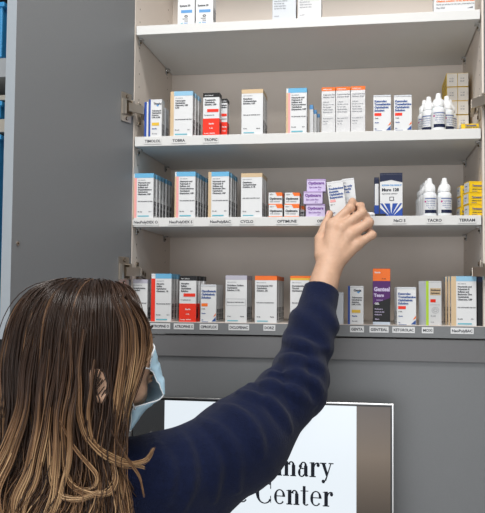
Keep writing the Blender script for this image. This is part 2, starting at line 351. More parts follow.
def hinge(P,zc,side,parent):
    d=1 if side=='left' else -1
    def qbox(mb,a0,a1,b0,b1,z0,z1,m):
        mb.add([P(a,b,z) for z in (z0,z1) for a,b in ((a0,b0),(a1,b0),(a1,b1),(a0,b1))],
          [(0,3,2,1),(4,5,6,7),(0,1,5,4),(1,2,6,5),(2,3,7,6),(3,0,4,7)] if d>0 else [(0,1,2,3),(7,6,5,4),(4,5,1,0),(5,6,2,1),(6,7,3,2),(7,4,0,3)],m)
    h=bpy.data.objects.new('hinge',None); C.collection.objects.link(h); h.parent=cab; h.empty_display_size=.02
    # plate on the door
    mb=MB(); qbox(mb,.012,.050,.0003,.003,zc-.034,zc+.034,'nickel')
    for dz in (-.026,.026):
        mb.tube([P(.03,.002,zc+dz),P(.03,.0045,zc+dz)],.0045,'bronze',12); mb.tube([P(.03,.0045,zc+dz),P(.03,.0052,zc+dz)],.0032,'nickel',6)
    cpart(mb,'cup_plate',h)
    mb=MB(); qbox(mb,.016,.046,.003,.010,zc-.016,zc+.016,'bronze'); qbox(mb,.013,.020,.003,.013,zc-.018,zc+.018,'nickel'); qbox(mb,.042,.049,.003,.011,zc-.018,zc+.018,'nickel'); cpart(mb,'hinge_cup',h)
    # arm reaching onto the cabinet side
    X=0 if d>0 else W_
    mb=MB()
    a=P(.034,.009,zc); b=Vector((X+d*.020,-.004,zc)); c=Vector((X+d*.013,.062,zc-.006))
    def bar(p,q,wd,t,m):
        tt=(q-p).normalized(); n=tt.cross(Vector((0,0,1))).normalized()
        vs=[]
        for e in (p,q):
            for sx,sz in ((-1,-1),(1,-1),(1,1),(-1,1)): vs.append(e+n*t/2*sx+Vector((0,0,wd/2*sz)))
        mb.add(vs,[(0,3,2,1)[::-1],(4,5,6,7)[::-1],(0,1,5,4)[::-1],(1,2,6,5)[::-1],(2,3,7,6)[::-1],(3,0,4,7)[::-1]],m)
    bar(a,b,.020,.008,'nickel'); bar(b,c,.018,.008,'nickel')
    for q in (b.lerp(c,.35),b.lerp(c,.75)): mb.tube([q+Vector((d*.003,0,0)),q+Vector((d*.006,0,0))],.0042,'bronze',12)
    cpart(mb,'hinge_arm',h)
    mb=MB(); xs=sorted((X+d*.0005,X+d*.004)); mb.box((xs[0],.022,zc-.030),(xs[1],.044,zc+.026),'nickel',bev=.001)
    xs=sorted((X+d*.004,X+d*.0095)); mb.box((xs[0],.026,zc-.010),(xs[1],.060,zc+.006),'nickel',bev=.001)
    for dz in (-.023,.019): mb.tube([(X+d*.004,.033,zc+dz),(X+d*.0062,.033,zc+dz)],.0045,'bronze',12)
    cpart(mb,'mounting_plate',h)
dl,PL,bl=door('left',DL if 'DL' in globals() else math.radians(18))
dr,PR,br=door('right',math.radians(20))
zh=[PY(128,111,0).z,PY(126,272,0).z]; zhr=[PY(478,104,0).z,PY(481,272,0).z]
for z in zh: hinge(PL,z,'left',dl)
for z in zhr: hinge(PR,z,'right',dr)
# the small screw head in the left door, near its free edge
q=PL(.375,0,PD(28,241,1.42).z); mb=MB(); nv=(PL(0,1,0)-PL(0,0,0)); mb.tube([q,q+nv*.002],.004,'nickel',12); mb.tube([q+nv*.002,q+nv*.0028],.0022,'bronze',6); cpart(mb,'door_screw')

# ------------------------------------------------------------- cartons
neo=['Neomycin and','Polymyxin B','Sulfates and','Dexamethasone','Ophthalmic','Ointment, USP']
neob=['Neomycin and','Polymyxin B','Sulfates and','Bacitracin Zinc','Ophthalmic','Ointment, USP']
# top shelf
stt=('paper',[('t','Systane 20',.12,.42,.006,'ink',.02),('r',.2,.85,.27,.34,'bluemid'),('o',.5,.19,.002,.004,'ink'),('t','lubricant',.3,.12,.0035,'ink',.01),('t','10 mL',.4,.07,.0035,'ink',.01),('p',[(.15,.02),(.3,.05),(.3,.01)],'teal'),('t','Alcon',.38,.02,.004,'bluemid',.02)]+flines(['Original','Eye drops'],.12,.8,.08,.005,'ink'),[('r',0,1,.9,1,'paper2')]+barcode(.2,.8,.1,.4,9,'inkgrey'),None)
row(177.6,194.6,-18,1,.035,stt,'white eye drop carton with blue tag, leftmost on the top shelf')
row(195.6,213,-18,1,.035,stt,'white eye drop carton with blue tag, second from left on the top shelf')
sp=st_plain(['Instructions for use','Read the leaflet','before opening','Store upright','Apply once a day','Discard 28 days','after opening','Keep from children','For animal use','under supervision','see base for date'])
row(272.3,295.8,-22,1,.03,sp,'plain white carton with small grey print, left of the pair on the top shelf')
sp2=('wrap',)+sp[1:]
row(297.8,321.3,-24,1,.03,sp2,'plain white film-wrapped carton, right of the pair on the top shelf')
so=('paper',[('t','Oftalmic solution 10 mL single dose',.06,.50,.006,'orange',.02),('t','Sterile eye solution for dry eyes, preservative free',.06,.34,.0045,'inkgrey',.01),('t','Exp 2023',.06,.16,.005,'inkgrey',.01),('p',[(.8,.12),(.95,.22),(.95,.12)],'inkgrey'),('r',0,1,.9,1,'orange')],[('r',0,1,.9,1,'orange')],None)
row(434,475,-8,1,.04,so,'wide white carton with orange lettering at the right end of the top shelf',Y=.004)
# second shelf
row(148.7,161.5,99.5,2,.026,st_imp('Timolol'),'white carton with blue left stripe and yellow patch by the upper left hinge')
row(144.2,148,102,2,.024,('paper',[('r',0,.6,0,1,'blue')],[('r',0,1,0,1,'paper')],None),'thin blue-striped carton squeezed left of the yellow-patch carton, second shelf',Y=.004)
row(160.5,165.5,108,2,.03,st_plain(['Tobra','0.3%']),'small grey-white carton behind the yellow-patch carton on the second shelf',Y=.04,n=1)
row(170.1,192.4,91.3,2,.024,st_fb(['Tobramycin','Ophthalmic','Ointment, USP','0.3%'],'lightblue',(('tan',.16),)),'white carton with pale blue top and tan left stripe on the second shelf',n=3,behind='white pale-blue-topped carton in the tan-striped row of the second shelf',shift=.002)
row(202.8,219.2,93,2,.026,st_red(['Tropicamide','Ophthalmic','Solution, USP']),'black-topped white and red carton on the second shelf, frontmost',n=1)
row(219.5,227,99,2,.026,st_red(['Tropicamide','Solution']),'black-topped red carton half hidden behind the red one on the second shelf',n=1,Y=.034)
row(241.3,262.8,89.3,2,.026,st_top(['Diclofenac','Cyclopentolate','Solution, USP'],'tan'),'white carton with tan top band alone mid left on the second shelf',n=3,behind='white tan-topped carton in the row on the second shelf')
row(286,306.6,88.2,2,.024,st_fb(['Neomycin and','Polymyxin B','Sulfates and','Hydrocortisone','Ophthalmic','Suspension, USP'],'sky',(('tan',.1),('pink',.1))),'white carton with sky-blue top and pink-yellow stripe, middle of the second shelf')
for i,(u0,u1,vt,yy) in enumerate(((309.5,313,105,.036),(312.5,316.5,110,.06),(315.5,319.5,114,.085))):
    row(u0,u1,vt,2,.02,('paper',[('r',0,1,.86,1,'bluemid')],[('r',0,1,.86,1,'bluemid')],[('r',0,1,0,1,'bluemid')]),['tallest','middle','shortest'][i]+' of three small blue-topped cartons right of the pink-striped carton, second shelf',Y=yy)
for i,(u0,u1,vt) in enumerate(((321.5,335.2,87.4),(335.8,350.2,86.8),(350.8,365.2,86.2))):
    row(u0,u1,vt,2,.045,st_orange3(),['left','middle','right'][i]+' of three film-wrapped white cartons with orange tops, second shelf')
for i,(u0,u1) in enumerate(((373.4,391),(394,411.8))):
    row(u0,u1,95,2,.03,st_bluet(['Ketorolac','Tromethamine','Ophthalmic','Solution']),['left','right'][i]+' of two white cartons with blue lettering and red tag, second shelf',Y=.004)
# third shelf
row(132.6,153,173.4,3,.024,st_fb(neo,'sky',(('tan',.08),('pink',.11))),'blue-topped white carton with pink stripe at the left end of the third shelf',n=6,behind='blue-topped carton in the leftmost third-shelf row',shift=.0012)
row(174.4,195,171.8,3,.024,st_fb(['Neomycin and','Polymyxin B','Sulfates and','Dexamethasone','Ophthalmic','Suspension, USP'],'sky',(('tan',.08),('pink',.11))),'blue-topped white carton with pink stripe, second row from left on the third shelf',n=5,behind='blue-topped carton in the second third-shelf row',shift=.0012)
row(208,228.6,171.8,3,.024,st_fb(neob,'sky',(('tan',.15),)),'blue-topped white carton with tan stripe on the third shelf',n=4,behind='blue-topped tan-striped carton in the third-shelf row',shift=.0012)
row(240.8,262,173.2,3,.026,st_top(['Diclofenac','Cyclopentolate','Solution, 0.1%'],'tan'),'tan-topped white carton left of the small orange cartons, third shelf',n=3,behind='tan-topped carton in the third-shelf row')
def small(u0,u1,vb,vt,label,kind,Y=.006,dep=.04):
    z0=SH[3] if vb is None else PY((u0+u1)/2,vb,Y).z
    if kind=='or': s=('paper',[('p',[(.5,1),(1,1),(1,.72),(.62,.72)],'orange'),('t','Optimune',.08,.42,.0068,'ink',.03),('t','0.2% ointment',.1,.22,.004,'inkgrey',.01),('r',0,1,.0,.07,'orange'),('t','3.5 g',.1,.8,.004,'ink',.01)],[('r',0,1,.72,1,'orange'),('r',.2,.8,.1,.6,'inkgrey')],[('r',0,1,0,1,'paper2')])
    if kind=='pu': s=('palelilac',[('r',0,1,.9,1,'lilac'),('t','Optixcare',.08,.58,.0088,'inkpurple',.03),('t','Eye Lube Plus',.14,.28,.005,'inkpurple',.01),('t','20 g',.6,.1,.0036,'inkpurple',.01)],[('r',0,1,0,1,'lilac'),('r',.2,.8,.15,.6,'palelilac')],[('r',0,1,0,1,'lilac')])
    a=PY(u0,212,Y); b=PY(u1,212,Y); h=PY((u0+u1)/2,vt,Y).z-z0
    o=fallcarton(b.x-a.x,h,dep,s[0],s[1],s[2],None,s[3]).build('medicine_carton',loc=(a.x,Y,z0)); tag(o,label,'medicine box'); return o,z0+h
for i,(u0,u1) in enumerate(((268.7,282.4),(284.2,299))):
    sd=('left','right')[i]
    o,zt=small(u0,u1,None,204.8,'small white and orange carton, lower %s of the block of four, third shelf'%sd,'or')
    h=o.dimensions.z
    c=o.copy(); C.collection.objects.link(c); c.location=(o.location.x+(-.001,.001)[i],.009,zt+.0006); c['label']='small white and orange carton, upper %s of the block of four, third shelf'%sd
c=small(298,304,None,206,'dark-sided small carton behind the block of four orange ones, third shelf','or',Y=.055)
o,zt=small(306,325,None,204.2,'lilac eye lubricant carton at the bottom of the stack of three','pu',dep=.03)
c=o.copy(); C.collection.objects.link(c); c.location=(o.location.x-.0055,.0035,zt+.0006); c['label']='lilac eye lubricant carton in the middle of the stack of three'
hh=zt-SH[3]
c2=o.copy(); C.collection.objects.link(c2); c2.location=(o.location.x+.001,.012,zt+hh+.0012); c2['label']='lilac eye lubricant carton on top of the stack of three'
# muro-like dark carton
rays=[('p',[(.5+.1*math.cos(a),.0+.05*math.sin(a)),(.5+1.1*math.cos(a-.07),.75*math.sin(a-.07)),(.5+1.1*math.cos(a+.07),.75*math.sin(a+.07))],'paper') for a in (.35,.75,1.15,1.57,2.0,2.4,2.8)]
def clampit(it): return ('p',[(min(1,max(0,x)),min(.38,max(0,z))) for x,z in it[1]],it[2])
stm=('navy',[('r',0,1,.30,.86,'paper'),('r',0,1,0,.30,'blue')]+[clampit(r) for r in rays]+[('p',[(0,.86),(1,.86),(1,.78),(.5,.84),(0,.80)],'navy'),('t','SODIUM CHLORIDE 5%',.08,.70,.0048,'bluemid',.03),('t','Muro 128',.08,.58,.0095,'ink',.03),('t','Hypertonicity ophthalmic',.08,.51,.0034,'ink',.01),('r',.42,.62,.36,.45,'ink'),('r',.45,.59,.375,.435,'paper')],[('r',0,1,0,.3,'blue')],[('r',0,1,0,1,'navy')])
row(380,402.5,173,3,.034,stm,'tall navy and white carton with blue rays left of the bottles, third shelf',Y=.012)
row(374.3,379,177.5,3,.03,('navy',[('r',.1,.9,.30,.84,'paper'),('r',0,1,0,.3,'blue')],[('r',0,1,0,1,'navy')],[('r',0,1,0,1,'navy')]),'navy carton peeking out behind the blue-rayed carton, third shelf',Y=.03)
# bottom shelf
row(131.5,147,279.5,4,.028,st_top(['Acetylcysteine','Solution'],'lav'),'grey-white carton with lavender top by the lower left hinge',Y=.012,n=2,behind='lavender-topped carton in the leftmost bottom-shelf row')
row(150.8,171,273.8,4,.026,st_fb(['Atropine','Sulfate','Ophthalmic','Ointment, 1%'],'sky',(('red',.2),)),'blue-topped white carton with red left stripe, bottom shelf',n=3,behind='blue-topped red-striped carton in the bottom-shelf row')
row(179,195.8,276,4,.026,st_red(['Atropine','Sulfate','Ophthalmic','Solution']),'black-topped white and red carton on the bottom shelf, frontmost',n=3,behind='black-topped red carton in the bottom-shelf row',shift=.003)
row(200.3,216,284.6,4,.03,st_bluet(['Ciprofloxacin','Ophthalmic','Solution'],'orange'),'short white carton with blue lettering and orange tag, bottom shelf',n=3,behind='short white blue-lettered carton in the bottom-shelf row')
row(225.2,246.6,275.5,4,.026,st_top(['Diclofenac Sodium','Ophthalmic','Solution, 0.1%'],'lav',frame=True),'white carton with grey top band and boxed text, bottom shelf',n=3,behind='white grey-topped carton in the bottom-shelf row')
row(254.7,276.7,276,4,.028,st_top(['Dorzolamide HCl','Ophthalmic','Solution, 2%'],'orange'),'orange-topped white carton left of the raised sleeve, bottom shelf',n=5,behind='orange-topped carton in the bottom-shelf row')
s7=st_top(['Dorzolamide and','Timolol','Ophthalmic'],'gold'); s7[1].insert(1,('r',0,1,.955,1,'orange'))
row(290,313,276,4,.028,s7,'yellow and orange topped white carton partly behind the raised sleeve',n=3,behind='yellow-orange topped carton in the bottom-shelf row')
row(327,343.5,292.5,4,.03,st_plain(['Flurbiprofen','Sodium','Ophthalmic']),'short white carton right of the sleeve cuff, bottom shelf',Y=.01,n=2,behind='short white carton right of the sleeve cuff')
row(348,363.5,286,4,.028,st_imp('Genta'),'white carton with blue left stripe and yellow patch, bottom shelf',n=4,behind='blue-striped carton in the bottom-shelf row')
sg=('black',[('r',0,1,.0,.36,'black'),('r',0,1,.36,.78,'purple'),('r',0,1,.78,1,'orange'),('p',[(0,.36),(1,.48),(1,.30)],'black'),('r',0,1,0,.05,'steel'),('t','Genteal',.06,.60,.0125,'palelilac',.03),('t','Tears',.06,.50,.0095,'palelilac',.03),('t','lubricant',.2,.43,.004,'lilac',.01),('t','GEL',.1,.36,.006,'paper',.02),('t','Moderate to',.1,.27,.0036,'palelilac',.01),('t','severe dry eye',.1,.22,.0036,'palelilac',.01),('t','Night-time',.1,.17,.0036,'palelilac',.01),('t','Sterile',.1,.92,.005,'paper',.02),('t','15 mL',.5,.81,.004,'black',.01),('t','Alcon',.12,.09,.004,'palelilac',.01)],[('r',0,1,.78,1,'orange'),('r',0,1,.36,.78,'purple')],[('r',0,1,0,1,'crimson')])
row(372.9,390.2,268.7,4,.03,sg,'tall purple, black and orange carton on the bottom shelf')
row(397,416.2,287.2,4,.028,st_bluet(['Ketorolac','Tromethamine','Ophthalmic','Solution']),'short white carton with blue lettering between purple and green-striped ones',n=3,behind='short white carton in the row right of the purple carton',shift=-.0015)
sm=('paper',[('r',0,.17,0,1,'green'),('r',.26,.95,.68,.84,'tan')]+flines(['Moxifloxacin','Ophthalmic'],.3,.78,.07,.0045,'ink')+[('r',.28,.62,.52,.59,'red'),('o',.6,.34,.0085,.0092,'inkgrey'),('o',.6,.34,.004,.0047,'ink'),('t','Rx only',.3,.2,.004,'inkgrey'),('t','3 mL',.3,.06,.004,'inkgrey'),('r',.26,.9,.46,.465,'inkgrey')],
    [('r',0,1,0,1,'paper2')],[('r',0,1,0,1,'paper2')])
o=row(426,444.3,281,4,.030,sm,'white carton with lime green stripe turned to show its left side, bottom shelf',Y=.006,rz=math.radians(27))
row(451.2,476.6,276.3,4,.024,st_fb(['Neomycin and','Polymyxin B','Sulfates and','Bacitracin Zinc','Ophthalmic','Ointment, USP'],'lightblue',(('tan',.2),)),'large blue-topped white carton with tan stripe, right end of the bottom shelf',n=3,behind='blue-topped carton in the rightmost bottom-shelf row',shift=-.0038)
row(477.6,482.6,277,4,.05,('black',[('r',0,1,.9,1,'navy')],[],None),'narrow carton, shade painted black, at the far right of the bottom shelf beside the hinge',Y=.012)  # a carton standing in shadow, its shade painted as black card
# yellow cartons
def ybox(w,d,h,front_cream=False):
    fr=[('t','Terramycin',.22,.55,.0052,'inkblue',.03),('r',.2,.92,.48,.50,'ink'),('t','ophthalmic ointment',.22,.26,.0036,'ink',.01),('r',0,.08,0,1,'yellow'),('r',.2,.6,.1,.14,'inkblue')]
    lf=[('r',.06,.94,.08,.92,'paper'),('t','Zoetis',.25,.55,.005,'inkblue',.01),('t','3.5 g',.3,.3,.0045,'inkgrey',.01)]
    if front_cream: fr=[('r',.03,1,.02,.98,'cream'),('t','11 22',.26,.55,.0042,'inkgrey',.01),('t','04 25',.26,.35,.0042,'inkgrey',.01)]; lf=[('r',0,1,.2,.24,'inkblue'),('r',.1,.8,.6,.64,'ink')]
    mb=MB(); mb.box((0,0,0),(w,d,h),'yellow',bev=.0005); deco(mb,'F',w,d,h,fr); deco(mb,'L',w,d,h,lf); deco(mb,'R',w,d,h,[('r',0,1,.2,.24,'inkblue')])
    mb.box((.001,-.0004,h*.93),(w-.001,.0001,h*.94),'gold'); return mb
names=['bottom','middle','top']
Yb=.02; a=PY(464.5,300,Yb+.02)
h3=(PY(475,180.6,.004).z-SH[3])/3
for k in range(3):
    o=ybox(.030,.034,h3-.0006).build('medicine_carton',loc=(PY(469.3,210,.006).x+(.0,-.001,.0005)[k],.006,SH[3]+k*h3),rz=math.radians(13)); tag(o,'yellow eye ointment carton, %s of the front stack of three, third shelf'%names[k],'medicine box')
for k in range(3):
    o=ybox(.020,.034,h3-.001).build('medicine_carton',loc=(PY(460.2,210,.062).x+(0,.002,.001)[k],.062,SH[3]+k*h3*.97),rz=math.radians(8)); tag(o,'yellow carton, %s of the stack behind the front yellow stack, third shelf'%names[k],'medicine box')
o=ybox(.038,.05,.0125).build('medicine_carton',loc=(W_-.0440,.008,SH[2])); tag(o,'flat yellow carton lying at the right end of the second shelf','medicine box')
# cream-ended cartons stacked 2 by 4, ends facing out
YC=.16; zs=[PY(457,v,YC).z for v in (114.3,100.3,86.3,72.6)]; hc=zs[1]-zs[0]; xa=PY(446.6,100,YC).x; xb=PY(457.6,100,YC).x; xc=PY(468.3,100,YC).x
nn=['second','third','fourth']
zc0=SH[2]; nst=int(round((zs[3]-zc0)/hc)); hc=(zs[3]-zc0)/nst
base=None
for col,(x0,x1) in enumerate(((xa,xb-.0006),(xb,xc))):
    for k in range(nst):
        o=ybox(x1-x0,.12,hc-.0008,True).build('medicine_carton',loc=(x0+(.0006 if k%2 else 0),YC+(.002 if k%2 else 0),zc0+k*hc))
        tag(o,'cream-ended yellow carton, %s level of the %s column behind the bottles, second shelf'%(('lowest','second','third','fourth','fifth','sixth')[k],('left','right')[col]),'medicine box')
# packet lying on the third shelf
mb=MB(); a=PY(358,216,0).x; b=PY(375,216,0).x; c=PY(386,216,0).x
mb.box((a,0,0),(b,.02,.007),'wrap',bev=.002); mb.box((b,.001,.001),(c,.019,.005),'black',bev=.0015); mb.box((a-.006,.002,.001),(a,.018,.006),'black',bev=.001)
mb.box((a+.006,.004,.006),(b-.004,.016,.009),'wrap',bev=.001)
o=mb.build('applicator_packet',loc=(0,-.0005,SH[3]+.0002)); tag(o,'small white packet with black ends lying by the fingertips, third shelf','packet')
# ------------------------------------------------------------- dropper bottles
def bottle_proto(label):
    t=thing('dropper_bottle',label,'bottle',(0,0,0))
    r=.0156; H=.086
    MB().lathe([(r*.93,0),(r,.0015),(r,.046),(r*.96,.049),(r*.80,.053),(r*.52,.056),(r*.50,.060)],'bottle').build('bottle_body',t,smooth='auto')
    cp=[(r*.60,.0575),(r*.62,.0585),(r*.62,.066),(r*.56,.0675)]
    cp=[(r*.80,.0545),(r*.82,.0555),(r*.76,.0690),(r*.66,.0710),(r*.46,.0730),(r*.38,.080),(r*.32,.0855),(r*.16,.0865),(0,.0868)]
    mb=MB(); mb.lathe(cp,'cap',24)
    for i in range(20):
        a=2*PI*i/20; ra=r*.80; T=Matrix.Rotation(a,4,'Z'); mb.box((ra-.0006,-.0004,.0570),(ra+.0001,.0004,.0670),'cap',T=T)
    mb.build('bottle_cap',t,smooth='auto')
    mb=MB(); n=40; rl=r+.00025
    def arc(z0,z1,a0,a1,m,rr):
        k=max(2,int(n*(a1-a0)/(2*PI))); vs=[];fs=[]
        for i in range(k+1):
            a=a0+(a1-a0)*i/k; vs+= [(rr*math.cos(a),rr*math.sin(a),z0),(rr*math.cos(a),rr*math.sin(a),z1)]
        for i in range(k): fs.append((2*i,2*i+2,2*i+3,2*i+1))
        mb.add(vs,fs,m)
    A0,A1=-PI/2-2.4,-PI/2+2.4
    arc(.006,.042,A0,A1,'paper',rl); arc(.006,.0135,-PI/2-.9,-PI/2+1.0,'navy',rl+.0002); arc(.0375,.0395,-PI/2-.9,-PI/2+1.0,'inkblue',rl+.0002)
    arc(.030,.034,-PI/2-.95,-PI/2-.7,'magenta',rl+.0002)
    for z,t0,s in ((.0315,'Tacrolimus',.0044),(.0265,'0.02% ophthalmic',.0032),(.0215,'Shake well 10 mL',.0032),(.0165,'Keep cool',.0032)):
        V,Fc=textmesh(t0,.015); tw=max(v[0] for v in V)*s
        mb.add([((rl+.0003)*math.cos(-PI/2+(x*s-tw/2)/rl),(rl+.0003)*math.sin(-PI/2+(x*s-tw/2)/rl),z+y*s) for x,y,_ in V],Fc,'inkblue')
    mb.build('bottle_label',t,smooth=False); return t
bp=None
def bottle(u,sh,Y,rz,label,vt=None):
    global bp
    x=PY(u,VB[sh],Y).x; loc=(x,Y,SH[sh])
    if bp is None: bp=bottle_proto(label); t=bp
    else:
        t=bp.copy(); C.collection.objects.link(t)
        for ch in bp.children: c=ch.copy(); C.collection.objects.link(c); c.parent=t
    t.location=loc; t.rotation_euler=(0,0,rz); t['label']=label
    t['group']='white dropper bottles'
bottle(438.5,2,.020,.1,'white dropper bottle standing foremost of the cluster on the second shelf')
bottle(428.8,2,.050,-.5,'white dropper bottle at the left of the second-shelf cluster, behind the foremost')
bottle(446.8,2,.048,.6,'white dropper bottle at the right of the second-shelf cluster, behind the foremost')
bottle(438.6,2,.082,.3,'white dropper bottle at the back of the second-shelf cluster')
bottle(424.6,2,.080,-.2,'white dropper bottle at the far left rear of the second-shelf cluster')
bottle(449.6,2,.083,.8,'white dropper bottle at the far right rear of the second-shelf cluster')
bottle(429.6,3,.018,.15,'white dropper bottle, front left of the two rows on the third shelf')
bottle(444.6,3,.018,.35,'white dropper bottle, front right of the two rows on the third shelf')
for k in (1,2,3):
    bottle(429.6-k*2.4,3,.018+k*.034,.2*k,'white dropper bottle, %s in the left third-shelf row'%ORD[k+1])
    bottle(444.6-k*.9,3,.018+k*.034,-.3*k,'white dropper bottle, %s in the right third-shelf row'%ORD[k+1])
# ------------------------------------------------------------- monitor
YM=-.10
tl=PY(131,396.2,YM); tr=PY(393.6,403.4,YM); mw=tr.x-tl.x; mz=(tl.z+tr.z)/2; mh=.345
mon=thing('monitor','silver-edged flat monitor showing a white slide with black serif lettering','monitor',(tl.x,YM,mz-mh))
mb=MB(); b=.0035
mb.box((0,0,0),(mw,.004,b),'bezel',bev=.0006); mb.box((0,0,mh-b),(mw,.004,mh),'bezel',bev=.0006); mb.box((0,0,b),(b,.004,mh-b),'bezel'); mb.box((mw-b,0,b),(mw,.004,mh-b),'bezel',bev=.0006)
mb.box((0,.004,0),(mw,.016,mh),'blackpl',bev=.002); mb.box((.1,.016,.05),(mw-.1,.035,mh-.09),'blackpl',bev=.006)
mb.build('monitor_housing',mon)
M['brown']=grad_screen('screen_brown_picture',(.035,.025,.018),(.05,.035,.027),.10,mh); M['darkpic']=grad_screen('screen_dark_picture',(.012,.013,.014),(.02,.022,.024),.0,mh)
mb=MB(); x0=PY(164.5,410,YM).x-tl.x; x1=PY(356.5,410,YM).x-tl.x; y=.0012
mb.box((b,.0025,b),(mw-b,.0038,mh-b),'blackpl')
zt=mh-b-.004; 
def scr(a,c,z0,z1,m,yy=y): mb.quad((a,yy,z0),(c,yy,z0),(c,yy,z1),(a,yy,z1),m)
scr(b+.002,x0,b+.003,zt,'darkpic'); scr(x0,x1,b+.003,zt,'screen'); scr(x1,mw-b-.003,b+.003,zt,'brown')
lc=PY(150,437,YM)-Vector((tl.x,YM,mz-mh))
for i in range(11):
    a=PI/2+(i-5)*.16; L=.020+.006*((i*7)%4)/3; p0=Vector((lc.x-.006+i*.0016,y-.0003,lc.z-.012)); d=Vector((math.cos(a),0,math.sin(a)))
    n=Vector((-d.z,0,d.x)); q=p0+d*L
    mb.add([p0-n*.0006,p0+n*.0006,p0+d*L*.6+n*.0011,q,p0+d*L*.6-n*.0011],[(0,4,3,2,1)],'leafimg')
# serif letters built of stems, hairlines and bowls
def glyph_strokes():
    def stem(x,z0,z1,wd=.19): return [('q',[(x,z0),(x+wd,z0),(x+wd,z1),(x,z1)])]
    def serif(x0,x1,z,up=True,t=.05): 
        s=1 if up else -1; return [('q',[(x0,z),(x1,z),(x1,z+s*t),(x0,z+s*t)])]
    def bowl(cx,cz,rx,rz,a0,a1,thick=.20,thin=.085,rot=0):
        o=[];i=[];n=22
        for k in range(n+1):
            a=math.radians(a0+(a1-a0)*k/n); t=thin+(thick-thin)*abs(math.cos(a+rot))**1.3
            o.append((cx+rx*math.cos(a),cz+rz*math.sin(a))); i.append((cx+(rx-t)*math.cos(a),cz+(rz-min(t,.06))*math.sin(a)))
        return [('s',o,i)]
    X=.66; G={}
    G['i']=(stem(.08,0,X)+serif(0,.32,0)+[('q',[(.0,X-.05),(.1,X-.05),(.24,X+.01),(.1,X+.0)])]+[('c',(.16,.88),.095)],.34)
    G['r']=(stem(.08,0,X)+serif(0,.34,0)+[('q',[(0,X-.05),(.1,X-.05),(.24,X+.01),(0,X-.02)])]+bowl(.42,X-.22,.20,.22,55,175,.06,.06)+[('c',(.46,X-.12),.085)],.54)
    G['n']=(stem(.08,0,X)+stem(.46,0,X-.16)+serif(0,.32,0)+serif(.38,.70,0)+[('q',[(0,X-.05),(.1,X-.05),(.24,X+.01),(0,X-.02)])]+bowl(.43,X-.2,.19,.21,-5,165,.15,.06),.72)
    G['a']=(stem(.36,.08,X-.18)+bowl(.33,X-.19,.19,.20,0,160,.14,.05)+[('c',(.17,X-.2),.085)]+bowl(.24,.19,.20,.21,60,330,.14,.05)+[('q',[(.36,.09),(.46,0),(.62,.03),(.52,.12)]),('q',[(.3,.36),(.4,.42),(.4,.37),(.3,.33)])],.62)
    G['y']=([('q',[(.06,X),(.24,X),(.42,.16),(.34,-.02)]),('q',[(.54,X),(.60,X),(.32,-.14),(.26,-.12)]),]+serif(-.02,.32,X,False)+serif(.44,.70,X,False)+[('c',(.16,-.17),.085),('q',[(.16,-.25),(.22,-.25),(.38,.02),(.30,.02)])],.68)
    G['e']=(bowl(.33,X/2,.30,X/2+.01,0,320,.15,.045)+[('q',[(.10,.34),(.61,.34),(.61,.385),(.10,.385)])],.66)
    G['t']=(stem(.12,.08,.86,.15)+[('q',[(0,X-.04),(.42,X-.04),(.42,X),(0,X)])]+bowl(.30,.14,.18,.15,180,320,.14,.05),.46)
    G['C']=(bowl(.50,.5,.48,.52,45,322,.19,.045)+[('q',[(.80,.66),(.85,.66),(.85,1.0),(.80,.98)]),('q',[(.80,.34),(.85,.36),(.85,.02),(.82,.04)])],.95)
    G['V']=([('q',[(.06,1),(.28,1),(.56,.2),(.48,0)]),('q',[(.82,1),(.88,1),(.54,0),(.47,0)])]+serif(-.04,.38,1,False)+serif(.7,1.0,1,False),.98)
    G['E']=(stem(.1,0,1,.18)+serif(0,.72,0,True,.045)+serif(0,.70,1,False,.045)+serif(.2,.5,.48,True,.045)+[('q',[(.66,1),(.70,1),(.70,.76),(.67,.76)]),('q',[(.68,0),(.74,0),(.74,.26),(.71,.26)]),('q',[(.47,.38),(.5,.38),(.5,.62),(.47,.62)])],.80)
    return G
G=glyph_strokes()
def wtext(s):
    return sum({' ':.3}.get(c,G[c][1] if c in G else .3)+.03 for c in s)
def put(s,xr,zb,cap,wid_scale=1.0):
    x=xr-wtext(s)*cap*wid_scale; yy=y-.0003
    for c in s:
        if c==' ': x+=.33*cap*wid_scale; continue
        it,adv=G[c]
        def P(p): return (x+p[0]*cap*wid_scale,yy,zb+p[1]*cap)
        for g in it:
            if g[0]=='q': mb.add([P(p) for p in g[1]],[(0,1,2,3)],'scrtext')
            elif g[0]=='s':
                o,i=g[1],g[2]; n=len(o); mb.add([P(p) for p in o]+[P(p) for p in i],[(k,k+1,n+k+1,n+k) for k in range(n-1)],'scrtext')
            else:
                (cx,cz),r=g[1],g[2]; mb.add([P((cx+r*math.cos(2*PI*k/14),cz+r*math.sin(2*PI*k/14))) for k in range(14)],[tuple(range(14))],'scrtext')
            yy-=.00002
        x+=(adv+.03)*cap*wid_scale
q=PY(333.6,507,YM); cap=PY(300,484.5,YM).z-PY(300,507,YM).z; ws=(PY(333.4,500,YM).x-PY(255,500,YM).x)/(wtext('Center')*cap)
xr=q.x-tl.x; put('Eye Center',xr,q.z-(mz-mh),cap,ws); put('Veterinary',xr,PY(320,477.5,YM).z-(mz-mh),cap,ws)
mb.build('screen',mon)
CT=mz-mh-.07
mb=MB(); mb.box((mw/2-.03,.035,-.055),(mw/2+.03,.05,.16),'blackpl',bev=.003); mb.build('monitor_neck',mon)
mb=MB(); mb.box((mw/2-.12,-.07,-.07),(mw/2+.12,.09,-.056),'blackpl',bev=.004); mb.build('monitor_base',mon)
ct=thing('counter','grey worktop below the monitor','worktop',(0,0,0))
MB().box((-.3,-.185,CT-.035),(W_+.3,.006,CT-.0005),'counter',bev=.003).build('worktop',ct)
MB().box((-.28,-.165,0),(W_+.28,.001,CT-.0355),'grey_board').build('base_unit',ct)
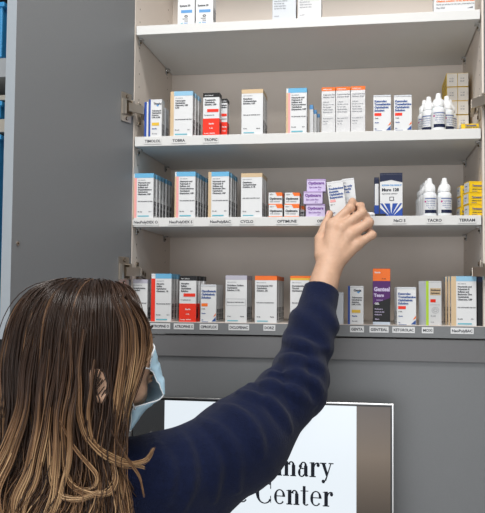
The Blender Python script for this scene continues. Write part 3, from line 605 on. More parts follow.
# ------------------------------------------------------------- rack of blue bins left of the open door
rk=thing('storage_rack','pale storage rack beyond the open grey door at the far left','rack',(-.9,.05,0))
Yk=.05
def zk(v): return PY(2,v,Yk).z
def rb(v0,v1,m,nm): 
    MB().box((-.55,0,zk(v1)),(.555,.30,zk(v0)),m,bev=.001).build(nm,rk)
rb(58,77,'rackgrey','rack_board'); rb(95,100,'beige','rack_board'); rb(119,132,'beige','rack_board'); rb(330,338,'beige','rack_board'); rb(-60,-50,'beige','rack_board')
MB().box((-.55,.301,0),(.555,.31,zk(-60)),'blackpl').build('rack_back',rk)
for X in (-.575,.557): MB().box((X,0.003,0),(X+.02,.30,zk(-62)),'rackgrey').build('rack_post',rk)
def bin_(v0,v1,label):
    z0,z1=zk(v1)+.0005,zk(v0); mb=MB(); mb.box((-.5,-.004,0),(.535,.28,z1-z0),'bin',bev=.004); mb.box((-.51,-.01,z1-z0-.015),(.542,.29,z1-z0-.003),'bin',bev=.002)
    mb.box((-.2,-.014,(z1-z0)*.4),(0,-.004,(z1-z0)*.6),'bin',bev=.002)
    o=mb.build('storage_bin',loc=(-.9,Yk,z0)); tag(o,label,'storage bin')
bin_(2,58,'blue storage bin on the highest visible rack board at far left'); bin_(100.5,119,'shallow blue storage bin between two beige rack boards at far left'); bin_(134,330,'tall blue storage bin below the beige rack board at far left')

# ------------------------------------------------------------- signed-distance modelling of the person
def V(p): return np.array(p,dtype=float)
def cone(P,a,b,ra,rb):
    a=V(a);b=V(b);ab=b-a;t=np.clip(((P-a)@ab)/(ab@ab),0,1); return np.linalg.norm(P-(a+t[:,None]*ab),axis=1)-(ra+(rb-ra)*t)
def ell(P,c,r,B=None):
    q=P-V(c)
    if B is not None: q=q@B
    r=V(r);k0=np.linalg.norm(q/r,axis=1);k1=np.linalg.norm(q/(r*r),axis=1)+1e-9; return k0*(k0-1)/k1
def smin(a,b,k):
    h=np.clip(.5+.5*(b-a)/k,0,1); return b+(a-b)*h-k*h*(1-h)
def smax(a,b,k): return -smin(-a,-b,k)
def sdf_mesh(fn,lo,hi,h,name,m,parent,zero=.0):
    lo=V(lo);hi=V(hi);B=8;nb=np.ceil((hi-lo)/(h*B)).astype(int)
    g=np.stack(np.meshgrid(*[np.arange(n) for n in nb],indexing='ij'),-1).reshape(-1,3)
    d=fn(lo+(g+.5)*h*B); g=g[np.abs(d)<h*B*1.15]
    N=nb*B+2
    loc=np.stack(np.meshgrid(*[np.arange(B)]*3,indexing='ij'),-1).reshape(-1,3)
    cells=(g[:,None]*B+loc[None]).reshape(-1,3)
    lin=lambda c:(c[:,0]*N[1]+c[:,1])*N[2]+c[:,2]
    offs=np.array([(i,j,k) for i in (0,1) for j in (0,1) for k in (0,1)])
    cl=lin(cells); corner=cl[:,None]+lin(offs)[None]
    u,inv=np.unique(corner,return_inverse=True); inv=inv.reshape(corner.shape)
    uc=np.stack([u//(N[1]*N[2]),(u//N[2])%N[1],u%N[2]],-1)
    val=np.concatenate([fn(lo+uc[i:i+400000]*h) for i in range(0,len(u),400000)])
    cv=val[inv]; ins=cv<0; act=ins.any(1)&~ins.all(1)
    cells=cells[act];cl=cl[act];cv=cv[act]
    acc=np.zeros((len(cells),3));cnt=np.zeros(len(cells))
    for a in range(8):
        for b in range(a+1,8):
            if np.abs(offs[a]-offs[b]).sum()!=1: continue
            s=(cv[:,a]<0)!=(cv[:,b]<0); t=np.where(s,cv[:,a]/(cv[:,a]-cv[:,b]+1e-12),0)
            acc+=np.where(s[:,None],offs[a]+t[:,None]*(offs[b]-offs[a]),0); cnt+=s
    P=lo+(cells+acc/cnt[:,None])*h
    for _ in range(2):
        e=h*.2; dd=fn(P); G_=np.stack([(fn(P+np.eye(3)[i]*e)-dd)/e for i in range(3)],-1); gn=(G_**2).sum(1)+1e-6
        st=-(dd/gn)[:,None]*G_; L=np.linalg.norm(st,axis=1); st*=np.minimum(1,h*.6/(L+1e-9))[:,None]; P=P+st
    o=np.argsort(cl); scl=cl[o]
    def find(q):
        i=np.searchsorted(scl,q); i=np.clip(i,0,len(scl)-1); ok=scl[i]==q; return o[i],ok
    faces=[]
    for ax in range(3):
        e=np.zeros(3,int);e[ax]=1; ci=int(e[0]*4+e[1]*2+e[2])
        s0=cv[:,0]<0;s1=cv[:,ci]<0;m_=s0!=s1
        b1=np.zeros(3,int);b1[(ax+1)%3]=1;b2=np.zeros(3,int);b2[(ax+2)%3]=1
        base=cells[m_]; A=np.nonzero(m_)[0]
        i1,k1=find(lin(base-b1));i2,k2=find(lin(base-b1-b2));i3,k3=find(lin(base-b2))
        ok=k1&k2&k3; q=np.stack([A,i1,i2,i3],-1)[ok]; fl=s0[m_][ok]
        q[~fl]=q[~fl][:,::-1]; faces.append(q)
    Fq=np.concatenate(faces)
    me=bpy.data.meshes.new(name); me.vertices.add(len(P)); me.vertices.foreach_set('co',P.ravel().astype(np.float32))
    me.loops.add(len(Fq)*4); me.loops.foreach_set('vertex_index',Fq.ravel().astype(np.int32)); me.polygons.add(len(Fq)); me.polygons.foreach_set('loop_start',(np.arange(len(Fq))*4).astype(np.int32))
    me.polygons.foreach_set('use_smooth',np.ones(len(Fq),bool)); me.update(calc_edges=True); me.validate()
    me.materials.append(M[m]); ob=bpy.data.objects.new(name,me); C.collection.objects.link(ob)
    if parent: ob.parent=parent
    return ob
def wob(P,f,seed,n=5):
    r=np.random.RandomState(seed); o=0
    for i in range(n):
        k=r.normal(size=3); k/=np.linalg.norm(k); o=o+np.sin(P@k*f*(.6+r.rand()*.9)+r.rand()*6.28)
    return o/n
# joints
Rn,Fn,Un=V(RR),V(F),V(UU)
HD=1.30
H=V(PD(91,349,HD))
phi=math.radians(25)
Rh=V((RR.x,RR.y,0));Rh/=np.linalg.norm(Rh); Fh=V((F.x,F.y,0));Fh/=np.linalg.norm(Fh)
fwd=Rh*math.cos(phi)+Fh*math.sin(phi); tilt=math.radians(6)
hx=fwd*math.cos(tilt)+V((0,0,1))*math.sin(tilt); hy=np.cross(V((0,0,1)),fwd); hz=np.cross(hx,hy)
HB=np.stack([hx,hy,hz],1)    # columns: head forward, left, up
def hl(p): return H+HB@V(p)
neck=V(PD(72,452,1.33)); shR=V(PD(168,479,1.375)); elR=V(PD(296,389,1.50)); wrR=V(PY(327,272,-.125))
shL=V(PD(-28,482,1.30)); elL=shL+V((-.05,-.01,-.29)); wrL=elL+V((.03,.10,-.24))
ches=V(PD(68,590,1.36)); pel=V((ches[0],ches[1],.93)); 
print('upper',np.linalg.norm(shR-elR),'fore',np.linalg.norm(elR-wrR),'head z',H)
# fingers: picture place of each joint and its distance in front of the shelf edge
fing={'index':[(332,225,-.098),(350,208,-.088),(352.5,201.5,-.064),(350.5,203,-.046)],
 'middle':[(341.5,228,-.105),(362,213,-.093),(361,206,-.066),(354,209,-.050)],
 'ring':[(350.5,235,-.105),(369,222.5,-.092),(366,216,-.066),(358,217,-.055)],
 'pinky':[(357,244.5,-.102),(372,235,-.090),(369,229,-.069),(362,229,-.060)]}
FJ={k:[V(PY(*p)) for p in v] for k,v in fing.items()}
fr={'index':(.0108,.0093,.0078,.0064),'middle':(.0112,.0098,.0082,.0066),'ring':(.0110,.0095,.0078,.0064),'pinky':(.0104,.0086,.0070,.0057)}
TH=[V(PY(322,256,-.115)),V(PY(320.5,239,-.085)),V(PY(325,226,-.066)),V(PY(330,213.5,-.050))]
def hand_sdf(P):
    d=cone(P,wrR+(elR-wrR)*.10,wrR,.0275,.0255)
    pc=[]
    for k,rb in (('index',.0125),('middle',.0125),('ring',.0120),('pinky',.0110)):
        b=FJ[k][0]; st=wrR+(b-wrR)*.12
        d=smin(d,cone(P,st,b,.0175,rb),.012)
    for k in FJ:
        J=FJ[k];r=fr[k]; e=cone(P,J[0],J[1],r[0]*1.02,r[1])
        e=smin(e,ell(P,J[1],(r[1]*1.12,)*3),.003)
        e=smin(e,cone(P,J[1],J[2],r[1],r[2]),.003); e=smin(e,cone(P,J[2],J[3],r[2],r[3]),.003)
        kn=J[0]-V((0,1,0))*.004
        d=smin(d,e,.009); d=smin(d,np.linalg.norm(P-kn,axis=1)-.0085,.008)
    for k in FJ:   # tendons on the back of the hand
        b=FJ[k][0]-V((0,.0075,0)); st=wrR+(FJ[k][0]-wrR)*.25-V((0,.0125,0)); d=smin(d,cone(P,st,b,.0022,.0032),.006)
    t=cone(P,TH[0],TH[1],.0165,.0130); t=smin(t,cone(P,TH[1],TH[2],.0118,.0098),.004); t=smin(t,cone(P,TH[2],TH[3],.0098,.0070),.004)
    return smin(d,t,.010)
def head_sdf(P):
    q=(P-H)@HB
    d=ell(q,(-.012,0,.020),(.100,.077,.088)); d=smin(d,ell(q,(.040,0,-.035),(.055,.055,.072)),.03)
    d=smin(d,ell(q,(.058,0,-.088),(.030,.028,.022)),.02)      # chin
    d=smin(d,ell(q,(.074,0,.032),(.020,.048,.022)),.02)       # brow
    for s in (-1,1):
        d=smin(d,ell(q,(.066,s*.036,-.032),(.024,.022,.024)),.014); d=smin(d,ell(q,(.050,s*.032,-.075),(.030,.020,.020)),.014)  # cheek
        d=smax(d,-(np.linalg.norm((q-V((.099,s*.031,.004)))/V((1,1.2,.8)),axis=1)-.014),.012)
        d=smin(d,np.linalg.norm(q-V((.079,s*.030,.003)),axis=1)-.0118,.002)
        e=q-V((-.018,s*.0985,-.048)); ca,sa=math.cos(.25),math.sin(.25); ex=e[:,0]*ca+e[:,2]*sa*1; ez=-e[:,0]*sa+e[:,2]*ca
        ring=np.sqrt((np.sqrt((ex/.013)**2+(ez/.022)**2)-1)**2*.013**2+(e[:,1]-s*.004)**2)-.0042
        lobe=ell(np.stack([ex,e[:,1],ez],1),(.002,0,0),(.010,.004,.018))
        d=smin(d,smin(ring,lobe,.004),.004)
    d=smin(d,cone(q,(.088,0,.008),(.103,0,-.028),.0065,.0095),.008)
    d=smin(d,ell(q,(.095,0,-.033),(.011,.017,.008)),.006)
    d=smin(d,ell(q,(.094,0,-.056),(.009,.022,.005)),.004); d=smin(d,ell(q,(.092,0,-.065),(.009,.020,.0055)),.004)
    return d
def body_sdf(P):
    d=head_sdf(P); nk=hl((-.030,0,-.060))
    d=smin(d,cone(P,nk,neck,.055,.058),.02)
    sp=neck-V((0,0,.03))
    for s,e,w_ in ((shR,elR,wrR),(shL,elL,wrL)):
        d=smin(d,cone(P,sp,s,.05,.052),.03); d=smin(d,cone(P,s,e,.048,.038),.02); d=smin(d,cone(P,e,e+(w_-e)*.5,.039,.036),.02); d=smin(d,cone(P,e+(w_-e)*.5,w_,.036,.026),.015)
    d=smin(d,cone(P,neck-V((0,0,.1)),ches,.10,.095),.05); d=smin(d,cone(P,ches,pel,.095,.11),.05)
    for s in (-1,1):
        hp=pel+Rh*s*.085-V((0,0,.02)); kn=V((hp[0],hp[1]+.01,.48)); an=V((hp[0],hp[1]-.01,.09))
        d=smin(d,cone(P,hp,kn,.078,.052),.03); d=smin(d,cone(P,kn,an,.052,.034),.02); d=smin(d,cone(P,an-V((0,0,.03)),an+V((.0,.12,-.055)),.034,.026),.02)
    d=smin(d,hand_sdf(P),.012)
    # left hand hanging
    hd=cone(P,wrL,wrL+V((.005,.03,-.075)),.025,.028)
    for i in range(4):
        a=wrL+V((-.024+.016*i,.03+.004*i,-.08)); hd=smin(hd,cone(P,a,a+V((0,.015,-.055+.008*abs(i-1.5))),.009,.007),.006)
    hd=smin(hd,cone(P,wrL+V((.012,.03,-.02)),wrL+V((.03,.055,-.075)),.012,.008),.008)
    return smin(d,hd,.01)
ax=[elR-shR,wrR-elR]
def sleeve(P,s,e,w_,bag,seed):
    u1=(e-s)/np.linalg.norm(e-s);u2=(w_-e)/np.linalg.norm(w_-e)
    mid=(s+e)/2+bag
    d=cone(P,s,mid,.072,.083); d=smin(d,cone(P,mid,e,.083,.056),.03); d=smin(d,cone(P,e,e+(w_-e)*.5,.055,.047),.03); d=smin(d,cone(P,e+(w_-e)*.5,w_-u2*.044,.047,.0375),.02)
    return d
uf=(wrR-elR)/np.linalg.norm(wrR-elR)
ua=(elR-shR)/np.linalg.norm(elR-shR)
def sweater_base(P):
    d=cone(P,neck-V((0,0,.045)),shR-ua*.0,.070,.070); d=smin(d,cone(P,neck-V((0,0,.045)),shL,.075,.075),.04)
    q=P.copy(); d=smin(d,cone(P,neck-V((0,0,.12)),ches,.125,.125),.06); d=smin(d,cone(P,ches,pel,.125,.135),.05)
    for sh_ in (shR,shL): d=smin(d,cone(P,sh_-V((0,0,.01)),ches+(sh_-neck)*.55,.070,.085),.04)
    d=smin(d,cone(P,PD(254,438,1.43),PD(192,500,1.40),.061,.066),.03)
    d=smin(d,sleeve(P,shR,elR,wrR,V((.012,0,-.020)),1),.022)
    d=smin(d,sleeve(P,shL,elL,wrL,V((0,0,0)),2),.035)
    return d
# drape ridges over the raised sleeve: short swept folds (a start, an end, a width)
folds=[]
def fold(*pts,r=.008,off=.0): folds.append(([V(PD(*p)) for p in pts],r))
# drape folds: chains laid on the cloth, found by walking from outside onto the bare sleeve shape
RPX=[[(152,434),(153,455),(147,480)],[(176,432),(189,450),(191,485),(184,508)],[(199,419),(221,430),(237,457),(238,490)],[(214,404),(240,411),(257,432),(262,456)],[(238,393),(262,398),(283,413),(290,430)],
 [(251,384),(279,385),(304,397),(314,406)],[(263,374),(290,373),(313,381),(320,390)],[(275,358),(298,359),(320,367)],[(285,341),(305,347),(326,350)],[(160,450),(170,470),(168,500)],[(205,440),(216,465),(214,500)]]
RID=[]
for q in RPX:
    q=np.array(q,float); n_=9; t_=np.linspace(0,len(q)-1,n_); q=np.stack([np.interp(t_,range(len(q)),q[:,k]) for k in (0,1)],1); q[1:-1]=(q[:-2]+q[1:-1]*2+q[2:])/4
    o_=np.array([PD(u,v,1.0) for u,v in q]); dr_=o_-V(CC); dr_/=np.linalg.norm(dr_,axis=1)[:,None]
    for _ in range(60): o_=o_+dr_*np.clip(sweater_base(o_),-.02,.05)[:,None]*.8
    ok=np.abs(sweater_base(o_))<.01; o_=(o_+dr_*.0035)[ok]
    if len(o_)>3: RID.append(o_)
def sweater_sdf(P):
    d=sweater_base(P)
    for q in RID:
        n_=len(q); rr_=.0015+.0105*np.sin(np.linspace(.15,PI-.15,n_)); e=None
        for i in range(n_-1):
            c_=cone(P,q[i],q[i+1],rr_[i],rr_[i+1]); e=c_ if e is None else np.minimum(e,c_)
        d=smin(d,e,.012)
    # coordinates along and around the arm
    t1=(P-shR)@ua; L1=np.linalg.norm(elR-shR); t2=(P-elR)@uf
    side=np.cross(ua,Fn); side/=np.linalg.norm(side); a1=(P-shR)@side
    near=np.exp(-np.clip(np.linalg.norm(P-(shR+np.clip(t1,0,L1)[:,None]*ua),axis=1)-.08,0,None)/.02)
    ph=t1*118+a1*38*np.sin(t1*11+.9)+5.5*wob(P,15,3)+2.*wob(P,34,4)
    am=.006*np.clip(wob(P,19,5)*2.2+.45,0.05,1.2)
    d=d-near*am*(np.sqrt(np.sin(ph*.5)**2+.012)-.62)*np.clip((t1+.06)/.05,0,1)
    # diagonal gathers on the forearm, sparser
    near2=np.exp(-np.clip(np.linalg.norm(P-(elR+np.clip(t2,0,.25)[:,None]*uf),axis=1)-.055,0,None)/.02)*np.clip((t2+.02)/.05,0,1)*np.clip((.20-t2)/.05,0,1)
    d=d-near2*.0030*np.sin(t2*95+((P-elR)@Rn)*70+2*wob(P,20,9))
    d=d-.0045*(np.sqrt(wob(P,44,31)**2+.01)-.3)
    d=d-.004*wob(P,30,11)*np.clip(1-near2*.5,0,1)-.0012*wob(P,110,12)
    # open cuff end, neckline and hem
    cut=(P-(wrR-uf*.044))@uf; d=smax(d,cut,.004)
    ufl=(wrL-elL)/np.linalg.norm(wrL-elL); d=smax(d,np.where(np.linalg.norm(P-wrL,axis=1)<.12,(P-(wrL-ufl*.02))@ufl,-1),.004)
    d=smax(d,.90-P[:,2],.005)
    nk=hl((-.03,0,-.06)); nu=(nk-neck)/np.linalg.norm(nk-neck); d=smax(d,np.where(np.linalg.norm(P-neck,axis=1)<.14,(P-neck)@nu-.035,-1),.006)
    return d
per=thing('person','person in navy fleece and blue face mask reaching up to the cabinet','person',(float(pel[0]),float(pel[1]),0))
off=V((per.location.x,per.location.y,0))
def pp(o):
    o.parent=per; o.data.transform(Matrix.Translation(-Vector(off))); return o
allp=np.array([shL,elL,wrL,wrR,elR,neck,pel]); lo=allp.min(0)-.16; hi=allp.max(0)+.16
lo2=lo.copy();lo2[2]=0.0; hi2=hi.copy();hi2[2]=max(hi[2],H[2]+.16,wrR[2]+.14); hi2[0]+=.05
lo2[1]-=.02; hi2[1]=max(hi2[1],.0)
body=pp(sdf_mesh(body_sdf,lo2,hi2,.0028,'body','skin',None))
lo3=lo.copy(); lo3[2]=.88; hi3=hi.copy()
swt=pp(sdf_mesh(sweater_sdf,lo3,hi3,.004,'sweater','fleece',None))
def cuff_sdf(P):
    t=(P-(wrR-uf*.030))@uf; r=np.linalg.norm(P-(wrR+((P-wrR)@uf)[:,None]*uf),axis=1)
    return smax(np.abs(r-.0345)-.0032,np.abs(t)-.011,.004)
def trouser_sdf(P):
    d=cone(P,pel+V((0,0,.03)),pel-V((0,0,.03)),.118,.118)
    for s in (-1,1):
        hp=pel+Rh*s*.085-V((0,0,.02)); kn=V((hp[0],hp[1]+.01,.48)); an=V((hp[0],hp[1]-.01,.075))
        d=smin(d,cone(P,hp,kn,.092,.066),.03); d=smin(d,cone(P,kn,an,.066,.054),.02)
    d=d-.003*wob(P,30,21); return smax(d,.04-P[:,2],.004)
pp(sdf_mesh(trouser_sdf,pel-V((.3,.25,.93)),pel+V((.3,.25,.17)),.008,'trousers','trouser',None))
for s in (-1,1):
    hp=pel+Rh*s*.085; an=V((hp[0],hp[1]-.01,.05))
    def shoe_sdf(P): 
        d=smin(cone(P,an+V((0,-.03,0)),an+V((0,.03,.0)),.044,.046),cone(P,an+V((0,.02,-.01)),an+V((0,.15,-.015)),.045,.036),.03); return smax(d,.004-P[:,2],.003)
    pp(sdf_mesh(shoe_sdf,an-V((.1,.15,.06)),an+V((.1,.25,.08)),.005,'shoe','shoe',None))
# nails
mb=MB()
def nail(J,r,outv):
    a=J[3]-(J[3]-J[2])/np.linalg.norm(J[3]-J[2])*.004; o_=V(outv)/np.linalg.norm(outv); t=(J[3]-J[2]);t/=np.linalg.norm(t); o_=o_-t*(o_@t);o_/=np.linalg.norm(o_); s=np.cross(t,o_)
    vs=[];n=7;mm=5
    for i in range(mm):
        for j in range(n):
            a_=(j/(n-1)-.5)*1.7; tt=(i/(mm-1)-.4)*.011; rr=r*1.06+.0003-(.0008 if i in(0,) else 0)
            vs.append(tuple(a+t*tt*(1-.12*abs(a_))+o_*rr*math.cos(a_)+s*rr*math.sin(a_)-off))
    mb.add(vs,[(i*n+j,i*n+j+1,(i+1)*n+j+1,(i+1)*n+j) for i in range(mm-1) for j in range(n-1)],'nail')
nail(FJ['index'],.0066,(.2,-1,.35)); nail(FJ['middle'],.0068,(.3,-1,.5)); nail(FJ['ring'],.0066,(.5,-.8,.6)); nail(FJ['pinky'],.0058,(.6,-.8,.5)); nail(TH,.0075,(-.8,-.2,.3))
nl=mb.build('fingernails',per,smooth=True)
# eyes, lashes and brows
for s in (-1,1):
    mb=MB(); T=Matrix.Translation(Vector(hl((  .0825,s*.030,.003))-off)); vs=[];fs=[]
    for i in range(7):
        for j in range(12): th=PI*i/6; p_=2*PI*j/12; vs.append(T@Vector((.0115*math.sin(th)*math.cos(p_),.0115*math.sin(th)*math.sin(p_),.0115*math.cos(th))))
    for i in range(6):
        for j in range(12): fs.append((i*12+j,i*12+(j+1)%12,(i+1)*12+(j+1)%12,(i+1)*12+j))
    mb.add(vs,fs,'eye'); c=Vector(hl((.0932,s*.030,.003))-off); mb.tube([c,c+Vector(HB@V((.0012,0,0)))],.0052,'lash',14)
    ey=mb.build('eye',per,smooth=True)
    mb=MB()
    for i in range(16):
        a=(i/15-.5)*1.3; p0=hl((.0945-.006*abs(a),s*.030+.013*a,.006)); p1=hl((.103-.005*abs(a),s*.030+.017*a,.010)); mb.tube([p0-off,p1-off],[.0005,.0002],'lash',4)
    mb.tube([hl((.0945-.006*abs(a),s*.030+.013*a,.006))-off for a in (-.65,-.3,0,.3,.65)],.0006,'lash',4)
    mb.build('eyelash',per)
    MB().tube([hl(p)-off for p in ((.100,s*.012,.022),(.101,s*.028,.028),(.088,s*.045,.022))],[.002,.0025,.001],'lash',6).build('eyebrow',per)
# face mask: a pleated sheet wrapped from ear side to ear side
cen=[(.100,.000),(.109,-.028),(.112,-.045),(.113,-.062),(.112,-.080),(.105,-.093),(.082,-.112),(.052,-.138)]
sid=[(.086,-.022),(.083,-.040),(.088,-.052),(.098,-.068),(.102,-.084),(.095,-.094),(.050,-.100),(.040,-.138)]
def lerp(tab,b):
    x=b*(len(tab)-1);i=min(int(x),len(tab)-2);f=x-i; return [tab[i][k]*(1-f)+tab[i+1][k]*f for k in range(2)]
na,nb_=28,40; vs=[]
for j in range(nb_+1):
    b_=j/nb_; cx,cz=lerp(cen,b_); sx,sz=lerp(sid,b_)
    pl=.0020*((b_*5)%1) if .12<b_<.92 else 0
    for i in range(na+1):
        a=-1+2*i/na; c=math.cos(a*PI/2)**.75 if abs(a)<1 else 0
        yy=.057*math.sin(a*PI/2)*(1-.25*b_**3)
        p=(sx+(cx-sx)*c-pl+.0015*math.sin(b_*17+a*9)*(1-c),yy,sz+(cz-sz)*c**.8)
        vs.append(tuple(hl(p)-off))
fs=[(j*(na+1)+i,j*(na+1)+i+1,(j+1)*(na+1)+i+1,(j+1)*(na+1)+i) for j in range(nb_) for i in range(na)]
mb=MB(); mb.add(vs,fs,'mask'); 
def edge(idx,r=.0016):
    mb.tube([vs[i] for i in idx],r,'maskw',6)
mo=None
edge([i for i in range(na+1)],.0016); edge([nb_*(na+1)+i for i in range(na+1)],.0012); edge([j*(na+1) for j in range(nb_+1)],.0011); edge([j*(na+1)+na for j in range(nb_+1)],.0011)
mo=mb.build('face_mask',per,smooth=True); md=mo.modifiers.new('thickness','SOLIDIFY'); md.thickness=.0008
for s in (-1,1):
    for (ax_,az) in ((.083,-.040),(.050,-.102)):
        pts=[(ax_,s*.057,az),(ax_*.6+.01,s*.074,az*.8),(.012,s*.083,-.020 if az>-.1 else -.060),(-.006,s*.086,.004 if az>-.1 else -.042)]
        MB().tube([hl(p)-off for p in pts],.0015,'maskw',6).build('ear_loop',mo,smooth=True)
# ------------------------------------------------------------- hair
hm=bpy.data.materials.new('brown_hair_with_blonde_streaks'); hm.use_nodes=True; nt=hm.node_tree; b=nt.nodes['Principled BSDF']
at=nt.nodes.new('ShaderNodeAttribute'); at.attribute_name='tone'; cr=nt.nodes.new('ShaderNodeValToRGB')
cr.color_ramp.elements[0].position=0; cr.color_ramp.elements[0].color=(.016,.0075,.0045,1); cr.color_ramp.elements[1].position=1; cr.color_ramp.elements[1].color=(.62,.40,.21,1)
e=cr.color_ramp.elements.new(.35); e.color=(.055,.026,.014,1); e=cr.color_ramp.elements.new(.65); e.color=(.27,.145,.070,1)
ns=nt.nodes.new('ShaderNodeTexNoise'); ns.inputs['Scale'].default_value=60; tcn=nt.nodes.new('ShaderNodeTexCoord'); nt.links.new(tcn.outputs['Object'],ns.inputs['Vector'])
ad=nt.nodes.new('ShaderNodeMath'); ad.operation='MULTIPLY_ADD'; ad.inputs[1].default_value=.10; nt.links.new(ns.outputs[0],ad.inputs[0]); nt.links.new(at.outputs['Fac'],ad.inputs[2])
nt.links.new(ad.outputs[0],cr.inputs[0]); nt.links.new(cr.outputs[0],b.inputs['Base Color']); b.inputs['Roughness'].default_value=.33; b.inputs['Specular IOR Level'].default_value=.55
M['hair']=hm
def hair_r(az):  # plan radii of the hair mass round the head at its widest
    c,s=np.cos(az),np.sin(az); rx=np.where(c<0,.135,.098); return 1/np.sqrt((c/rx)**2+(s/.098)**2)
guides=[];tones=[]
def resample(g,n):
    g=np.array(g); L=np.r_[0,np.cumsum(np.linalg.norm(np.diff(g,axis=0),axis=1))]; t=np.linspace(0,L[-1],n)
    return np.stack([np.interp(t,L,g[:,k]) for k in range(3)],1)
def smooth(g,k=2):
    for _ in range(k): g[1:-1]=(g[:-2]+2*g[1:-1]+g[2:])/4
    return g
NS=34
r=np.random.RandomState(11)
for gi in range(420):
    az=r.uniform(math.radians(48),math.radians(312)) ; 
    lay=r.uniform(.80,1.0) if gi%3 else r.uniform(.94,1.02)
    x0=np.interp(abs(az-PI),[0,PI*.8],[-.055,.058])+r.uniform(-.01,.01)
    side=1 if az<PI else -1
    rr=hair_r(np.array(az))*lay; ex,ey=rr*math.cos(az),rr*math.sin(az)
    pts=[]; top=.112*(.5+.5*lay) ; z0=top-.0*abs(x0)
    for k in range(9):
        t=k/8*PI/2; f=math.sin(t)**.95; zz=-.015+(z0+.015)*math.cos(t)**.8 if k<8 else -.015
        xx=x0+(ex-x0)*f; pts.append((xx,side*.004+(ey-side*.004)*f,zz-(.6*max(0,xx-.02)**1.0*.35 if k<8 else 0)*(1-f)))
    Ln=r.uniform(.30,.46); ph=r.uniform(0,6.28); amp=r.uniform(.006,.020); fq=r.uniform(1.6,3.2)
    frontness=max(0,math.cos(az))
    for k in range(1,17):
        t=k/16; zz=-.015-Ln*t
        w1=math.sin(t*fq*2*PI+ph)*amp*t; w2=math.cos(t*fq*2*PI*.9+ph*1.3)*amp*t
        bx=ex*(1+.10*t*(1-frontness))-frontness*.060*min(1,t*3.2)+w1; by=ey*(1+.05*t)+w2
        pts.append((bx,by,zz))
    g=np.array([H+hx*0+ (fwd*p[0]+hy*p[1]+V((0,0,1))*p[2]) for p in pts])
    g=smooth(resample(g,NS),2)
    guides.append((g,r.uniform(.007,.016),24)); 
    # tone: streaks get lighter towards the ends
    st=r.rand(); a0=.0+.10*r.rand()+(.38 if st>.94 else 0); a1=(.55+.50*r.rand()) if st>.50 else .05+.22*r.rand()
    if frontness>.15: a1=max(a1,.72); a0=max(a0,.22)
    tones.append((a0,a1,r.uniform(.30,.55)))
# curling ends that sweep over the shoulder
def lock(pts,wd,n,a0,a1,st=.1):
    g=np.array([V(PD(*p)) for p in pts]); 
    # smooth interpolation
    q=resample(g,8*len(g)); q=smooth(q,8); guides.append((resample(q,NS),wd,n)); tones.append((a0,a1,st))
lock([(70,330,1.19),(72,370,1.185),(69,400,1.18),(61,437,1.17),(58,467,1.17),(66,488,1.17),(85,498,1.17),(104,497,1.18),(117,482,1.19),(118,467,1.20),(108,455,1.195),(85,446,1.19)],.0035,26,.3,.85)
lock([(50,350,1.19),(46,420,1.18),(45,463,1.17),(48,489,1.17),(59,502,1.165),(78,502,1.165),(93,493,1.17)],.004,26,.3,.85)
lock([(84,330,1.185),(79,370,1.18),(80,411,1.18),(89,441,1.18),(108,459,1.19),(130,466,1.21),(148,461,1.24),(157,448,1.27)],.004,26,.3,.8)
lock([(112,430,1.19),(130,460,1.20),(143,478,1.21),(145,498,1.21)],.0015,8,.35,.65)
lock([(95,360,1.18),(88,410,1.18),(95,445,1.185),(118,458,1.20),(145,468,1.23)],.003,18,.35,.8)
lock([(60,420,1.17),(72,450,1.17),(95,478,1.175),(88,492,1.175),(70,492,1.17)],.003,18,.5,.75)
for (xa_,xb_,x2,ln) in ((28,10,4,0),(40,28,22,0),(52,36,30,0),(62,52,50,0),(20,2,-8,0),(75,66,54,0)):
    lock([(xa_+18,310,1.215),(xa_+6,350,1.19),(xa_,400,1.175),(xb_,450,1.165),(x2,500,1.165),(x2+4,540,1.16)],.0045,30,.12,.9,.25)
# locks framing the cheek
lock([(128,300,1.22),(143,325,1.225),(143,352,1.23),(137,378,1.23),(131,402,1.235),(128,430,1.24)],.004,40,.3,.8,.05)
lock([(122,298,1.21),(134,325,1.21),(134,352,1.215),(129,385,1.22),(124,415,1.225),(120,440,1.23)],.006,50,.35,.85,.05)
lock([(112,296,1.20),(124,325,1.20),(124,355,1.20),(120,390,1.205),(115,420,1.21),(110,440,1.21)],.006,40,.25,.7,.05)
lock([(134,303,1.235),(147,322,1.25),(150,338,1.25),(146,354,1.25),(139,372,1.25)],.0030,34,.15,.6,.05)
lock([(126,296,1.225),(141,312,1.24),(148,328,1.245),(147,345,1.245)],.004,40,.08,.4,.05)
VV=[];TT=[];FF=[];nv=0
for (g,wd,n),(a0,a1,ts) in zip(guides,tones):
    tt=np.linspace(0,1,NS)
    for s in range(n):
        o=r.normal(size=3)*wd*.55; o2=r.normal(size=3)*wd*.4
        prof=.35+.75*np.sin(np.clip(tt*1.1,0,1)*PI*.62)-.55*np.clip((tt-.8)/.2,0,1)
        q=g+(o[None]*prof[:,None])+(o2[None]*(tt*np.sin(tt*7+s))[:,None])
        VV.append(q); a=r.uniform(.55,1.2); tn=(a0+(a1-a0)*np.clip((tt-ts)/(1-ts+.01)*1.5,0,1))*a+r.uniform(-.10,.15)*(.25+.75*tt)
        TT.append(tn)
Q=np.array(VV); S=Q.shape[0]
flat=Q.reshape(-1,3)
ql=(flat-H)@HB; ec=V((-.013,-.09,-.050)); dx=ql[:,0]-ec[0]; ez=(ql[:,2]-ec[2])/.020; gm=.0085*np.sqrt(np.clip(1-ez**2,0,1))*(ql[:,1]<-.05)
ht=np.clip((H[2]+.02-flat[:,2])/.25,0,1)
